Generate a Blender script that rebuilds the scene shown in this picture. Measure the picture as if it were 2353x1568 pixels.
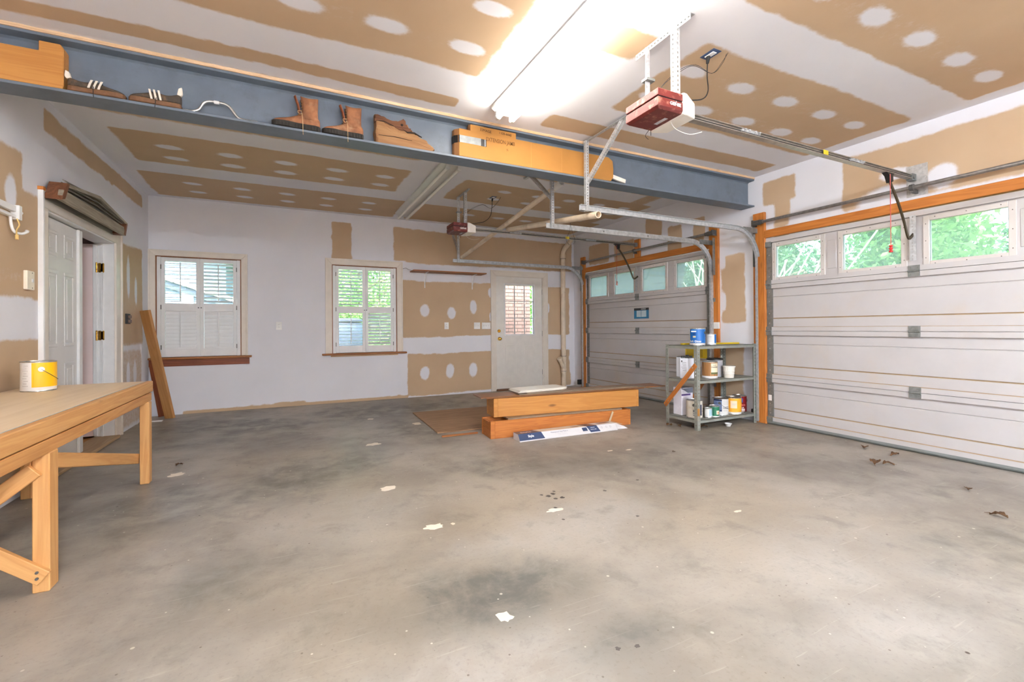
import bpy, bmesh, math, random
import numpy as np
from mathutils import Vector, Matrix

# ------------------------------------------------------------------ scene reset
for o in list(bpy.data.objects):
    bpy.data.objects.remove(o, do_unlink=True)
scene = bpy.context.scene
COL = scene.collection
random.seed(7)
RNG = np.random.default_rng(11)
PI = math.pi

# ------------------------------------------------------------------ room (metres)
XL, XR = -1.667, 4.978        # left (house) wall, right (garage-door) wall
YB, YF = 7.435, -5.60         # back wall, wall behind the viewer
HC = 2.902                    # ceiling
EYE = 1.13

# ------------------------------------------------------------------ camera
def make_camera():
    yaw, pitch, roll = math.radians(26.0025), math.radians(0.2385), math.radians(0.392)
    F = Vector((math.sin(yaw) * math.cos(pitch), math.cos(yaw) * math.cos(pitch), math.sin(pitch)))
    R = Vector((math.cos(yaw), -math.sin(yaw), 0))
    U = R.cross(F)
    R2 = R * math.cos(roll) - U * math.sin(roll)
    U2 = U * math.cos(roll) + R * math.sin(roll)
    cam = bpy.data.cameras.new('camera')
    cam.sensor_width = 36
    cam.sensor_fit = 'HORIZONTAL'
    cam.lens = 36 * 1044.862 / 2353
    cam.shift_y = (749.476 - 784) / 2353
    cam.clip_start = 0.02
    cam.clip_end = 200
    o = bpy.data.objects.new('camera', cam)
    COL.objects.link(o)
    M = Matrix.Identity(4)
    for i in range(3):
        M[i][0], M[i][1], M[i][2] = R2[i], U2[i], -F[i]
    M[2][3] = 1.1297
    o.matrix_world = M
    scene.camera = o
make_camera()

# ------------------------------------------------------------------ light
SKY_STRENGTH = 0.85
TUBE_STRENGTH = 14.0
TUBE_COLOR = (1.0, 0.94, 0.84)
FILL_TUBE_STRENGTH = 270.0        # cool fill light added behind the viewer, out of view
FILL_TUBE_COLOR = (0.79, 0.895, 1.0)
EXPOSURE = 2.25

def make_world():
    w = bpy.data.worlds.new('world')
    scene.world = w
    w.use_nodes = True
    nt = w.node_tree
    nt.nodes.clear()
    out = nt.nodes.new('ShaderNodeOutputWorld')
    bg = nt.nodes.new('ShaderNodeBackground')
    sky = nt.nodes.new('ShaderNodeTexSky')
    sky.sky_type = 'NISHITA'
    sky.sun_disc = False
    sky.sun_elevation = math.radians(58)
    sky.sun_rotation = math.radians(200)
    sky.air_density = 1.0
    sky.dust_density = 3.5
    sky.ozone_density = 1.0
    nt.links.new(sky.outputs[0], bg.inputs[0])
    bg.inputs[1].default_value = SKY_STRENGTH
    nt.links.new(bg.outputs[0], out.inputs[0])
make_world()

def make_sun():
    l = bpy.data.lights.new('sun', 'SUN')
    l.energy = 1.3
    l.angle = math.radians(3)
    l.color = (1.0, 0.96, 0.9)
    o = bpy.data.objects.new('sun', l)
    COL.objects.link(o)
    o.rotation_euler = (math.radians(34), math.radians(14), math.radians(20))
    o.location = (0, 0, 12)
make_sun()

vs = scene.view_settings
vs.view_transform = 'Standard'
vs.look = 'None'
vs.gamma = 1.0
vs.exposure = EXPOSURE
vs.use_curve_mapping = False
scene.cycles.max_bounces = 9
scene.cycles.diffuse_bounces = 6
scene.cycles.caustics_reflective = False
scene.cycles.caustics_refractive = False

# ------------------------------------------------------------------ colour + materials
def lin(r, g, b):
    def f(c):
        c /= 255.0
        return c / 12.92 if c <= 0.04045 else ((c + 0.055) / 1.055) ** 2.4
    return (f(r), f(g), f(b), 1.0)

MATS = {}
def new_mat(name):
    m = bpy.data.materials.new(name)
    m.use_nodes = True
    nt = m.node_tree
    nt.nodes.clear()
    out = nt.nodes.new('ShaderNodeOutputMaterial')
    b = nt.nodes.new('ShaderNodeBsdfPrincipled')
    nt.links.new(b.outputs[0], out.inputs[0])
    MATS[name] = m
    return m, nt, b

def node(nt, typ, **kw):
    n = nt.nodes.new(typ)
    for k, v in kw.items():
        setattr(n, k, v)
    return n

def math_n(nt, op, a, b=None, c=None, clamp=False):
    n = nt.nodes.new('ShaderNodeMath')
    n.operation = op
    n.use_clamp = clamp
    for i, v in enumerate((a, b, c)):
        if v is None:
            continue
        if isinstance(v, (int, float)):
            n.inputs[i].default_value = v
        else:
            nt.links.new(v, n.inputs[i])
    return n.outputs[0]

def mix_c(nt, fac, a, b, blend='MIX'):
    n = nt.nodes.new('ShaderNodeMix')
    n.data_type = 'RGBA'
    n.blend_type = blend
    for sock, v in ((n.inputs[0], fac), (n.inputs[6], a), (n.inputs[7], b)):
        if isinstance(v, (int, float)):
            sock.default_value = v
        elif isinstance(v, tuple):
            sock.default_value = v
        else:
            nt.links.new(v, sock)
    return n.outputs[2]

def ramp(nt, fac, lo, hi):
    n = nt.nodes.new('ShaderNodeMapRange')
    n.interpolation_type = 'SMOOTHSTEP'
    nt.links.new(fac, n.inputs[0])
    n.inputs[1].default_value = lo
    n.inputs[2].default_value = hi
    return n.outputs[0]

def coords(nt, scale=(1, 1, 1), rand=False, loc=(0, 0, 0)):
    tc = nt.nodes.new('ShaderNodeTexCoord')
    mp = nt.nodes.new('ShaderNodeMapping')
    mp.inputs['Scale'].default_value = scale
    mp.inputs['Location'].default_value = loc
    src = tc.outputs['Object']
    if rand:
        oi = nt.nodes.new('ShaderNodeObjectInfo')
        add = nt.nodes.new('ShaderNodeVectorMath')
        add.operation = 'ADD'
        mul = nt.nodes.new('ShaderNodeVectorMath')
        mul.operation = 'SCALE'
        cmb = nt.nodes.new('ShaderNodeCombineXYZ')
        for i in range(3):
            nt.links.new(oi.outputs['Random'], cmb.inputs[i])
        nt.links.new(cmb.outputs[0], mul.inputs[0])
        mul.inputs[3].default_value = 7.0
        nt.links.new(src, add.inputs[0])
        nt.links.new(mul.outputs[0], add.inputs[1])
        src = add.outputs[0]
    nt.links.new(src, mp.inputs[0])
    return mp.outputs[0]

def noise(nt, vec, scale, detail=3, rough=0.55, dist=0.0):
    n = nt.nodes.new('ShaderNodeTexNoise')
    n.inputs['Scale'].default_value = scale
    n.inputs['Detail'].default_value = detail
    n.inputs['Roughness'].default_value = rough
    n.inputs['Distortion'].default_value = dist
    nt.links.new(vec, n.inputs['Vector'])
    return n.outputs[0]

def bump(nt, b, h, strength=0.2, dist=0.002):
    n = nt.nodes.new('ShaderNodeBump')
    n.inputs['Strength'].default_value = strength
    n.inputs['Distance'].default_value = dist
    nt.links.new(h, n.inputs['Height'])
    nt.links.new(n.outputs[0], b.inputs['Normal'])

def paint(name, col, rough=0.5, metal=0.0, var=0.08, scale=9.0, bmp=0.0, dirt=None, spec=0.5):
    """plain coloured surface with faint unevenness; dirt = (colour, amount, scale)"""
    if name in MATS:
        return MATS[name]
    m, nt, b = new_mat(name)
    v = coords(nt)
    n = noise(nt, v, scale, 4)
    dark = tuple(c * (1 - var) for c in col[:3]) + (1,)
    lite = tuple(min(1, c * (1 + var)) for c in col[:3]) + (1,)
    c = mix_c(nt, ramp(nt, n, 0.3, 0.7), dark, lite)
    if dirt:
        n2 = noise(nt, v, dirt[2], 5, 0.65)
        c = mix_c(nt, math_n(nt, 'MULTIPLY', ramp(nt, n2, 0.5, 0.72), dirt[1]), c, dirt[0])
    nt.links.new(c, b.inputs['Base Color'])
    b.inputs['Roughness'].default_value = rough
    b.inputs['Metallic'].default_value = metal
    b.inputs['Specular IOR Level'].default_value = spec
    if bmp:
        bump(nt, b, noise(nt, v, scale * 6, 3), bmp)
    return m

def wood(name, c1, c2, axis='X', knots=0.0, rough=0.55, rings=1.0, dark=None, fine=1.0):
    if name in MATS:
        return MATS[name]
    m, nt, b = new_mat(name)
    s = {'X': (1.1, 16, 16), 'Y': (16, 1.1, 16), 'Z': (16, 16, 1.1)}[axis]
    v = coords(nt, s, rand=True)
    n = noise(nt, v, 1.0, 3, 0.5, 0.6)
    wv = math_n(nt, 'SINE', math_n(nt, 'MULTIPLY', n, 30.0 * rings))
    wv = math_n(nt, 'MULTIPLY_ADD', wv, 0.5, 0.5)
    s2 = {'X': (6, 160, 160), 'Y': (160, 6, 160), 'Z': (160, 160, 6)}[axis]
    n2 = noise(nt, coords(nt, s2, rand=True), 1.0, 2)
    f = math_n(nt, 'ADD', math_n(nt, 'MULTIPLY', wv, 0.45), math_n(nt, 'MULTIPLY', n2, 0.6 * fine), clamp=True)
    c = mix_c(nt, f, c1, c2)
    if knots:
        s3 = {'X': (2.2, 7, 7), 'Y': (7, 2.2, 7), 'Z': (7, 7, 2.2)}[axis]
        vo = nt.nodes.new('ShaderNodeTexVoronoi')
        vo.inputs['Scale'].default_value = 1.0
        nt.links.new(coords(nt, s3, rand=True), vo.inputs['Vector'])
        k = ramp(nt, vo.outputs['Distance'], 0.16, 0.07)
        c = mix_c(nt, math_n(nt, 'MULTIPLY', k, knots), c, dark or (0.10, 0.035, 0.01, 1))
    nt.links.new(c, b.inputs['Base Color'])
    b.inputs['Roughness'].default_value = rough
    bump(nt, b, n2, 0.15, 0.001)
    return m

def metal(name, col, rough=0.4, scale=30, var=0.15, metallic=0.85):
    if name in MATS:
        return MATS[name]
    m, nt, b = new_mat(name)
    v = coords(nt)
    n = noise(nt, v, scale, 3)
    dark = tuple(c * (1 - var) for c in col[:3]) + (1,)
    lite = tuple(min(1, c * (1 + var)) for c in col[:3]) + (1,)
    nt.links.new(mix_c(nt, ramp(nt, n, 0.3, 0.7), dark, lite), b.inputs['Base Color'])
    b.inputs['Metallic'].default_value = metallic
    nt.links.new(math_n(nt, 'MULTIPLY_ADD', n, 0.25, rough - 0.12), b.inputs['Roughness'])
    return m

def drywall_mat():
    """tan drywall paper with brushed white joint compound; where it is bare comes from the 'bare' attribute"""
    m, nt, b = new_mat('drywall')
    at = node(nt, 'ShaderNodeAttribute', attribute_name='bare')
    v = coords(nt)
    n = noise(nt, v, 26, 4, 0.6)
    n2 = noise(nt, v, 2.2, 3)
    f = math_n(nt, 'ADD', at.outputs['Fac'], math_n(nt, 'MULTIPLY_ADD', n, 0.5, -0.25))
    f = ramp(nt, f, 0.22, 0.78)
    tan = mix_c(nt, n2, lin(190, 162, 132), lin(205, 178, 147))
    white = mix_c(nt, n2, lin(222, 221, 226), lin(233, 232, 237))
    nt.links.new(mix_c(nt, f, white, tan), b.inputs['Base Color'])
    b.inputs['Roughness'].default_value = 0.85
    b.inputs['Specular IOR Level'].default_value = 0.2
    bump(nt, b, n, 0.06, 0.002)
    return m

def concrete_mat():
    """trowelled slab; broad stains come from the 'stain' (dark) and 'pale' attributes of the floor mesh"""
    m, nt, b = new_mat('concrete')
    v = coords(nt)
    st = node(nt, 'ShaderNodeAttribute', attribute_name='stain').outputs['Fac']
    pa = node(nt, 'ShaderNodeAttribute', attribute_name='pale').outputs['Fac']
    n1 = noise(nt, v, 1.1, 6, 0.62, 0.25)
    n2 = noise(nt, v, 4.2, 6, 0.68, 0.3)
    n3 = noise(nt, v, 55, 3, 0.7)
    n4 = noise(nt, v, 0.42, 2)
    c = mix_c(nt, ramp(nt, n1, 0.36, 0.64), lin(140, 132, 123), lin(167, 159, 148))
    c = mix_c(nt, math_n(nt, 'MULTIPLY', ramp(nt, n4, 0.42, 0.60), 0.40), c, lin(163, 147, 124))
    c = mix_c(nt, math_n(nt, 'MULTIPLY', pa, math_n(nt, 'MULTIPLY_ADD', ramp(nt, n2, 0.35, 0.6), 0.5, 0.3)), c, lin(182, 177, 170))
    c = mix_c(nt, math_n(nt, 'MULTIPLY', ramp(nt, n2, 0.50, 0.72), 0.42), c, lin(113, 109, 101))
    k = math_n(nt, 'MULTIPLY', st, math_n(nt, 'MULTIPLY_ADD', ramp(nt, n2, 0.30, 0.62), 0.75, 0.25))
    c = mix_c(nt, k, c, lin(85, 86, 81))
    c = mix_c(nt, math_n(nt, 'MULTIPLY', ramp(nt, n3, 0.52, 0.72), 0.22), c, lin(100, 93, 84))
    vo = node(nt, 'ShaderNodeTexVoronoi')
    vo.inputs['Scale'].default_value = 10
    nt.links.new(v, vo.inputs['Vector'])
    sep = node(nt, 'ShaderNodeSeparateColor')
    nt.links.new(vo.outputs['Color'], sep.inputs[0])
    f = math_n(nt, 'MULTIPLY', ramp(nt, vo.outputs['Distance'], .085, .05), math_n(nt, 'GREATER_THAN', sep.outputs[0], 0.84))
    c = mix_c(nt, f, c, mix_c(nt, math_n(nt, 'GREATER_THAN', sep.outputs[1], 0.4), lin(79, 66, 55), lin(198, 192, 179)))
    v2 = node(nt, 'ShaderNodeTexVoronoi')
    v2.inputs['Scale'].default_value = 31
    nt.links.new(v, v2.inputs['Vector'])
    sp2 = node(nt, 'ShaderNodeSeparateColor')
    nt.links.new(v2.outputs['Color'], sp2.inputs[0])
    f = math_n(nt, 'MULTIPLY', ramp(nt, v2.outputs['Distance'], .16, .09), math_n(nt, 'GREATER_THAN', sp2.outputs[0], 0.90))
    c = mix_c(nt, math_n(nt, 'MULTIPLY', f, .7), c, mix_c(nt, math_n(nt, 'GREATER_THAN', sp2.outputs[1], 0.5), lin(98, 88, 76), lin(222, 214, 202)))
    scr = noise(nt, coords(nt, (3.0, 60.0, 1.0)), 1.0, 3, .6, .3)
    c = mix_c(nt, math_n(nt, 'MULTIPLY', ramp(nt, scr, .62, .74), .22), c, lin(208, 200, 188))
    nt.links.new(c, b.inputs['Base Color'])
    nt.links.new(math_n(nt, 'MULTIPLY_ADD', n2, 0.45, 0.22), b.inputs['Roughness'])
    b.inputs['Specular IOR Level'].default_value = 0.4
    bump(nt, b, n3, 0.07, 0.002)
    return m

def glass_mat(name, tint=(0.95, 0.98, 0.96, 1), haze=0.0, gloss=0.06):
    m = bpy.data.materials.new(name)
    m.use_nodes = True
    nt = m.node_tree
    nt.nodes.clear()
    out = node(nt, 'ShaderNodeOutputMaterial')
    tr = node(nt, 'ShaderNodeBsdfTransparent')
    tr.inputs[0].default_value = tint
    gl = node(nt, 'ShaderNodeBsdfGlossy')
    gl.inputs['Roughness'].default_value = 0.03
    fr = node(nt, 'ShaderNodeFresnel')
    fr.inputs[0].default_value = 1.45
    mx = node(nt, 'ShaderNodeMixShader')
    nt.links.new(fr.outputs[0], mx.inputs[0])
    nt.links.new(tr.outputs[0], mx.inputs[1])
    nt.links.new(gl.outputs[0], mx.inputs[2])
    last = mx
    if haze:
        tl = node(nt, 'ShaderNodeBsdfTranslucent')
        tl.inputs[0].default_value = (0.34, 0.39, 0.36, 1)
        m2 = node(nt, 'ShaderNodeMixShader')
        m2.inputs[0].default_value = haze
        nt.links.new(mx.outputs[0], m2.inputs[1])
        nt.links.new(tl.outputs[0], m2.inputs[2])
        last = m2
    nt.links.new(last.outputs[0], out.inputs[0])
    MATS[name] = m
    return m

def emit_mat(name, col, strength):
    m = bpy.data.materials.new(name)
    m.use_nodes = True
    nt = m.node_tree
    nt.nodes.clear()
    out = node(nt, 'ShaderNodeOutputMaterial')
    e = node(nt, 'ShaderNodeEmission')
    e.inputs[0].default_value = (*col, 1)
    e.inputs[1].default_value = strength
    nt.links.new(e.outputs[0], out.inputs[0])
    MATS[name] = m
    return m

DRY = drywall_mat()
CONC = concrete_mat()
GLASS = glass_mat('window_glass')
HAZE = glass_mat('hazy_plastic_glass', (0.66, 0.73, 0.68, 1), 0.20)
WHITE_TRIM = paint('cream_trim', lin(226, 216, 204), 0.45, var=.03)
WHITE = paint('white_paint', lin(232, 231, 230), 0.4, var=.03)
SHUT = paint('shutter_white', lin(234, 233, 233), 0.4, var=.02)
GDOOR = paint('garage_door_white', lin(190, 185, 184), 0.4, var=.03, scale=3, dirt=(lin(196, 176, 150), .25, 2.2))
DOORW = paint('door_white', lin(228, 222, 214), 0.4, var=.03)
GALV = metal('galvanized', lin(188, 190, 192), 0.40, metallic=.45)
GALVD = metal('galvanized_dull', lin(138, 140, 138), 0.55, metallic=.6)
STEELD = paint('dark_steel', lin(104, 102, 100), 0.45, .5)
BLACK = paint('black_plastic', lin(22, 21, 22), 0.45)
BEAM = paint('beam_paint', lin(104, 114, 127), 0.5, var=.08, scale=5, dirt=(lin(84, 90, 98), .4, 7))
BRASS = metal('brass', lin(206, 160, 70), 0.28, metallic=1)
PINE_X = wood('pine', lin(198, 140, 70), lin(178, 116, 52), 'X', .75)
CEDAR = wood('reddish_fir', lin(196, 124, 54), lin(162, 90, 34), 'X', .3, rings=1.6)
FIR_X = wood('fir_lumber', lin(214, 164, 104), lin(190, 134, 76), 'X', .7)
JAMB = wood('jamb_fir', lin(206, 130, 56), lin(172, 98, 34), 'X', .5)
PLY = wood('bench_plywood', lin(228, 206, 174), lin(212, 186, 150), 'Y', .0, .5, rings=.4, fine=.5)
PLYD = wood('dark_plywood', lin(176, 140, 104), lin(118, 82, 54), 'X', .0, .6, rings=1.3)
OAKB = wood('brown_board', lin(168, 108, 54), lin(136, 80, 36), 'X', .2)
REDW = wood('dark_redwood', lin(150, 78, 40), lin(112, 52, 24), 'X', .2)
TANB = wood('tan_board', lin(190, 140, 84), lin(166, 114, 62), 'X', .5)
GREYW = wood('weathered_grey_wood', lin(176, 164, 146), lin(134, 124, 108), 'Y', .0, .8)
DRIFT = wood('driftwood', lin(166, 126, 86), lin(132, 94, 60), 'X', .5, .85, rings=.5, fine=1.4)
LAMI = wood('laminate_brown', lin(150, 100, 58), lin(118, 74, 40), 'X', .0, .35)
LAMIG = wood('laminate_grey', lin(150, 128, 104), lin(116, 98, 82), 'X', .0, .4)
PVC = paint('pvc_cream', lin(226, 208, 184), 0.4, var=.06, dirt=(lin(186, 158, 124), .6, 4))
CARD = paint('cardboard', lin(172, 120, 56), 0.75, var=.05, scale=4)
CARDD = paint('cardboard_dark', lin(150, 104, 62), 0.8)
MAROON = paint('maroon_plastic', lin(104, 36, 32), 0.42, var=.12, dirt=(lin(186, 132, 112), .6, 26))
LENS = paint('lens_white', lin(240, 232, 222), 0.35, var=.03)
SHELFG = paint('shelf_grey', lin(134, 136, 128), 0.5, var=.1, dirt=(lin(160, 150, 130), .4, 12))
TIN = metal('tin', lin(200, 200, 198), 0.3, metallic=1)
REDP = paint('red_plastic', lin(206, 26, 24), 0.4)
YELP = paint('yellow_print', lin(214, 186, 40), 0.5)

# ------------------------------------------------------------------ mesh helpers
def new_bm():
    return bmesh.new()

def box(bm, x0, x1, y0, y1, z0, z1):
    v = [bm.verts.new((x, y, z)) for z in (z0, z1) for y in (y0, y1) for x in (x0, x1)]
    for f in ((0, 2, 3, 1), (4, 5, 7, 6), (0, 1, 5, 4), (2, 6, 7, 3), (0, 4, 6, 2), (1, 3, 7, 5)):
        bm.faces.new([v[i] for i in f])
    return v

def frame_of(p, q, up=(0, 0, 1)):
    p, q = Vector(p), Vector(q)
    x = (q - p).normalized()
    u = Vector(up)
    if abs(x.dot(u)) > 0.99:
        u = Vector((0, 1, 0))
    y = u.cross(x).normalized()
    z = x.cross(y)
    M = Matrix.Identity(4)
    for i in range(3):
        M[i][0], M[i][1], M[i][2], M[i][3] = x[i], y[i], z[i], p[i]
    return M, (q - p).length

def ring(bm, M, r, n, x):
    return [bm.verts.new(M @ Vector((x, r * math.cos(2 * PI * i / n), r * math.sin(2 * PI * i / n)))) for i in range(n)]

def bridge(bm, a, b, closed=True):
    n = len(a)
    for i in range(n if closed else n - 1):
        j = (i + 1) % n
        bm.faces.new((a[i], a[j], b[j], b[i]))

def cyl(bm, p, q, r, n=12, r2=None, caps=True):
    M, L = frame_of(p, q)
    a, b = ring(bm, M, r, n, 0), ring(bm, M, r if r2 is None else r2, n, L)
    bridge(bm, a, b)
    if caps:
        bm.faces.new(a[::-1])
        bm.faces.new(b)

def tube(bm, pts, r, n=8, caps=True):
    pts = [Vector(p) for p in pts]
    rings = []
    up = Vector((0, 0, 1))
    for i, p in enumerate(pts):
        t = (pts[min(i + 1, len(pts) - 1)] - pts[max(i - 1, 0)]).normalized()
        if abs(t.dot(up)) > 0.95:
            up = Vector((0.3, 0.9, 0.1)).normalized()
        y = up.cross(t).normalized()
        z = t.cross(y).normalized()
        up = z
        rings.append([bm.verts.new(p + r * (math.cos(2 * PI * k / n) * y + math.sin(2 * PI * k / n) * z)) for k in range(n)])
    for a, b in zip(rings, rings[1:]):
        bridge(bm, a, b)
    if caps:
        bm.faces.new(rings[0][::-1])
        bm.faces.new(rings[-1])

def spline(pts, n=8):
    pts = [Vector(p) for p in pts]
    P = [pts[0]] + pts + [pts[-1]]
    out = []
    for i in range(1, len(P) - 2):
        for k in range(n):
            t = k / n
            a, b, c, d = P[i - 1], P[i], P[i + 1], P[i + 2]
            out.append(0.5 * ((2 * b) + (c - a) * t + (2 * a - 5 * b + 4 * c - d) * t * t + (3 * b - a - 3 * c + d) * t ** 3))
    out.append(pts[-1])
    return out

def prism(bm, poly, M, d):
    """poly in local xy, extruded along local z by d"""
    a = [bm.verts.new(M @ Vector((x, y, 0))) for x, y in poly]
    b = [bm.verts.new(M @ Vector((x, y, d))) for x, y in poly]
    bm.faces.new(a[::-1])
    bm.faces.new(b)
    bridge(bm, a, b)

def lathe(bm, prof, c, n=24, cap0=True, cap1=True):
    rings = []
    for r, z in prof:
        rings.append([bm.verts.new((c[0] + r * math.cos(2 * PI * i / n), c[1] + r * math.sin(2 * PI * i / n), c[2] + z)) for i in range(n)])
    for a, b in zip(rings, rings[1:]):
        bridge(bm, a, b)
    if cap0:
        bm.faces.new(rings[0][::-1])
    if cap1:
        bm.faces.new(rings[-1])

def arc_patch(bm, c, r, a0, a1, z0, z1, n=14):
    rows = []
    for z in (z0, z1):
        rows.append([bm.verts.new((c[0] + r * math.cos(a0 + (a1 - a0) * i / n), c[1] + r * math.sin(a0 + (a1 - a0) * i / n), c[2] + z)) for i in range(n + 1)])
    bridge(bm, rows[0], rows[1], False)

def sweep(bm, path, prof, side=(0, 1, 0), caps=True):
    """sweep a closed (n, s) profile along a planar path; s is measured along `side`"""
    path = [Vector(p) for p in path]
    S = Vector(side)
    rings = []
    for i, p in enumerate(path):
        t = (path[min(i + 1, len(path) - 1)] - path[max(i - 1, 0)]).normalized()
        nrm = t.cross(S).normalized()
        rings.append([bm.verts.new(p + nrm * a + S * b) for a, b in prof])
    for a, b in zip(rings, rings[1:]):
        bridge(bm, a, b)
    if caps:
        bm.faces.new(rings[0][::-1])
        bm.faces.new(rings[-1])

def mesh_of(bm, name, smooth=False, angle=None):
    bmesh.ops.recalc_face_normals(bm, faces=bm.faces)
    me = bpy.data.meshes.new(name)
    bm.to_mesh(me)
    bm.free()
    if smooth or angle:
        me.polygons.foreach_set('use_smooth', [True] * len(me.polygons))
        if angle:
            me.set_sharp_from_angle(angle=math.radians(angle))
    return me

def world_of(o):
    if o.parent is None:
        return o.matrix_basis.copy()
    return world_of(o.parent) @ o.matrix_parent_inverse @ o.matrix_basis

def place(o, parent=None, M=None):
    """everything is laid out in room coordinates, whatever it is parented to"""
    COL.objects.link(o)
    if parent is not None:
        o.parent = parent
        o.matrix_parent_inverse = world_of(parent).inverted()
    if M is not None:
        o.matrix_basis = M
    return o

def obj(name, bm, mat, parent=None, smooth=False, angle=None, bevel=0.0, M=None, seg=1):
    me = bm if isinstance(bm, bpy.types.Mesh) else mesh_of(bm, name, smooth, angle)
    if mat is not None and not me.materials:
        me.materials.append(mat)
    o = bpy.data.objects.new(name, me)
    place(o, parent, M)
    if bevel:
        md = o.modifiers.new('bevel', 'BEVEL')
        md.width = bevel
        md.segments = seg
        md.limit_method = 'ANGLE'
    return o

def tag(o, label, cat, group=None):
    o['label'] = label
    o['category'] = cat
    if group:
        o['group'] = group
    return o

def thing(name, loc, label=None, cat=None, group=None):
    o = bpy.data.objects.new(name, None)
    o.empty_display_size = 0.05
    o.location = loc
    COL.objects.link(o)
    if label:
        tag(o, label, cat, group)
    return o

def struct(o, label=None):
    o['kind'] = 'structure'
    if label:
        o['label'] = label
    return o

def bx(name, dims, mat, parent=None, bevel=0.0):
    bm = new_bm()
    box(bm, *dims)
    return obj(name, bm, mat, parent, bevel=bevel)

def plank(name, p, q, w, t, mat, parent=None, up=(0, 0, 1), bevel=0.003):
    """board from p to q (centre line), w across (local y), t thick (local z); grain runs along local x"""
    M, L = frame_of(p, q, up)
    bm = new_bm()
    box(bm, 0, L, -w / 2, w / 2, -t / 2, t / 2)
    return obj(name, bm, mat, parent, bevel=bevel, M=M)

# faces: text frames
def FM(origin, facing):
    o = Vector(origin)
    cols = {'-y': ((1, 0, 0), (0, 0, 1), (0, -1, 0)), '-x': ((0, -1, 0), (0, 0, 1), (-1, 0, 0)),
            '+x': ((0, 1, 0), (0, 0, 1), (1, 0, 0)), '+z': ((1, 0, 0), (0, 1, 0), (0, 0, 1)),
            '-z': ((1, 0, 0), (0, -1, 0), (0, 0, -1))}[facing]
    M = Matrix.Identity(4)
    for j in range(3):
        for i in range(3):
            M[i][j] = cols[j][i]
    M.translation = o
    return M

def text_mesh(s, size, extrude=0.0004, bold=0.0, align='CENTER', sx=1.0):
    cu = bpy.data.curves.new('lettering', 'FONT')
    cu.body = s
    cu.size = size
    cu.align_x = align
    cu.align_y = 'CENTER'
    cu.extrude = extrude
    cu.offset = bold
    cu.resolution_u = 3
    o = bpy.data.objects.new('lettering', cu)
    COL.objects.link(o)
    me = bpy.data.meshes.new_from_object(o)
    bpy.data.objects.remove(o, do_unlink=True)
    if sx != 1.0:
        for v in me.vertices:
            v.co.x *= sx
    me.materials.clear()
    return me

def text(s, size, M, mat, parent, bold=0.0, sx=1.0, name='lettering', align='CENTER'):
    me = text_mesh(s, size, bold=bold, sx=sx, align=align)
    me.materials.append(mat)
    o = bpy.data.objects.new(name, me)
    place(o, parent, M)
    return o

def text_cyl(s, size, c, r, ang, z, mat, parent, bold=0.0, sx=1.0):
    """lettering wrapped on an upright cylinder, centred at angle ang, read from outside"""
    me = text_mesh(s, size, bold=bold, sx=sx)
    for v in me.vertices:
        a = ang + v.co.x / r
        rr = r + v.co.z + 0.0006
        v.co = (c[0] + rr * math.cos(a), c[1] + rr * math.sin(a), c[2] + z + v.co.y)
    me.materials.append(mat)
    o = bpy.data.objects.new('lettering', me)
    place(o, parent)
    return o

# ------------------------------------------------------------------ painted drywall surfaces
def vnoise(u, v, s, seed=0):
    r = np.random.default_rng(seed)
    g = r.random((64, 64))
    x, y = u * s, v * s
    xi, yi = np.floor(x).astype(int), np.floor(y).astype(int)
    fx, fy = x - xi, y - yi
    fx, fy = fx * fx * (3 - 2 * fx), fy * fy * (3 - 2 * fy)
    def at(a, b):
        return g[a % 64, b % 64]
    return (at(xi, yi) * (1 - fx) * (1 - fy) + at(xi + 1, yi) * fx * (1 - fy) + at(xi, yi + 1) * (1 - fx) * fy + at(xi + 1, yi + 1) * fx * fy)

def sstep(a, b, x):
    t = np.clip((x - a) / (b - a), 0, 1)
    return t * t * (3 - 2 * t)

def bare_mask(U, V, rects, spots, seed=3):
    """rects: bare paper (u0,u1,v0,v1[,soft]); spots: compound over screws (u,v,ru,rv[,amount])"""
    wu = (vnoise(U, V, 1.6, seed) - .5) * .05 + (vnoise(U, V, 13.0, seed + 1) - .5) * .022
    wv = (vnoise(U, V, 1.4, seed + 2) - .5) * .05 + (vnoise(U, V, 12.0, seed + 3) - .5) * .018
    m = np.zeros_like(U)
    for r in rects:
        u0, u1, v0, v1 = r[:4]
        s = r[4] if len(r) > 4 else .035
        a = r[5] if len(r) > 5 else 1.0
        u, v = U + wu, V + wv
        k = sstep(u0 - s, u0 + s, u) * sstep(-u1 - s, -u1 + s, -u) * sstep(v0 - s, v0 + s, v) * sstep(-v1 - s, -v1 + s, -v)
        m = np.maximum(m, k * a)
    for sp in spots:
        u0, v0, ru, rv = sp[:4]
        a = sp[4] if len(sp) > 4 else 1.0
        d = np.sqrt(((U + wu * .5 - u0) / ru) ** 2 + ((V + wv * .5 - v0) / rv) ** 2)
        m *= 1 - a * sstep(1.45, .6, d)
    return m

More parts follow.
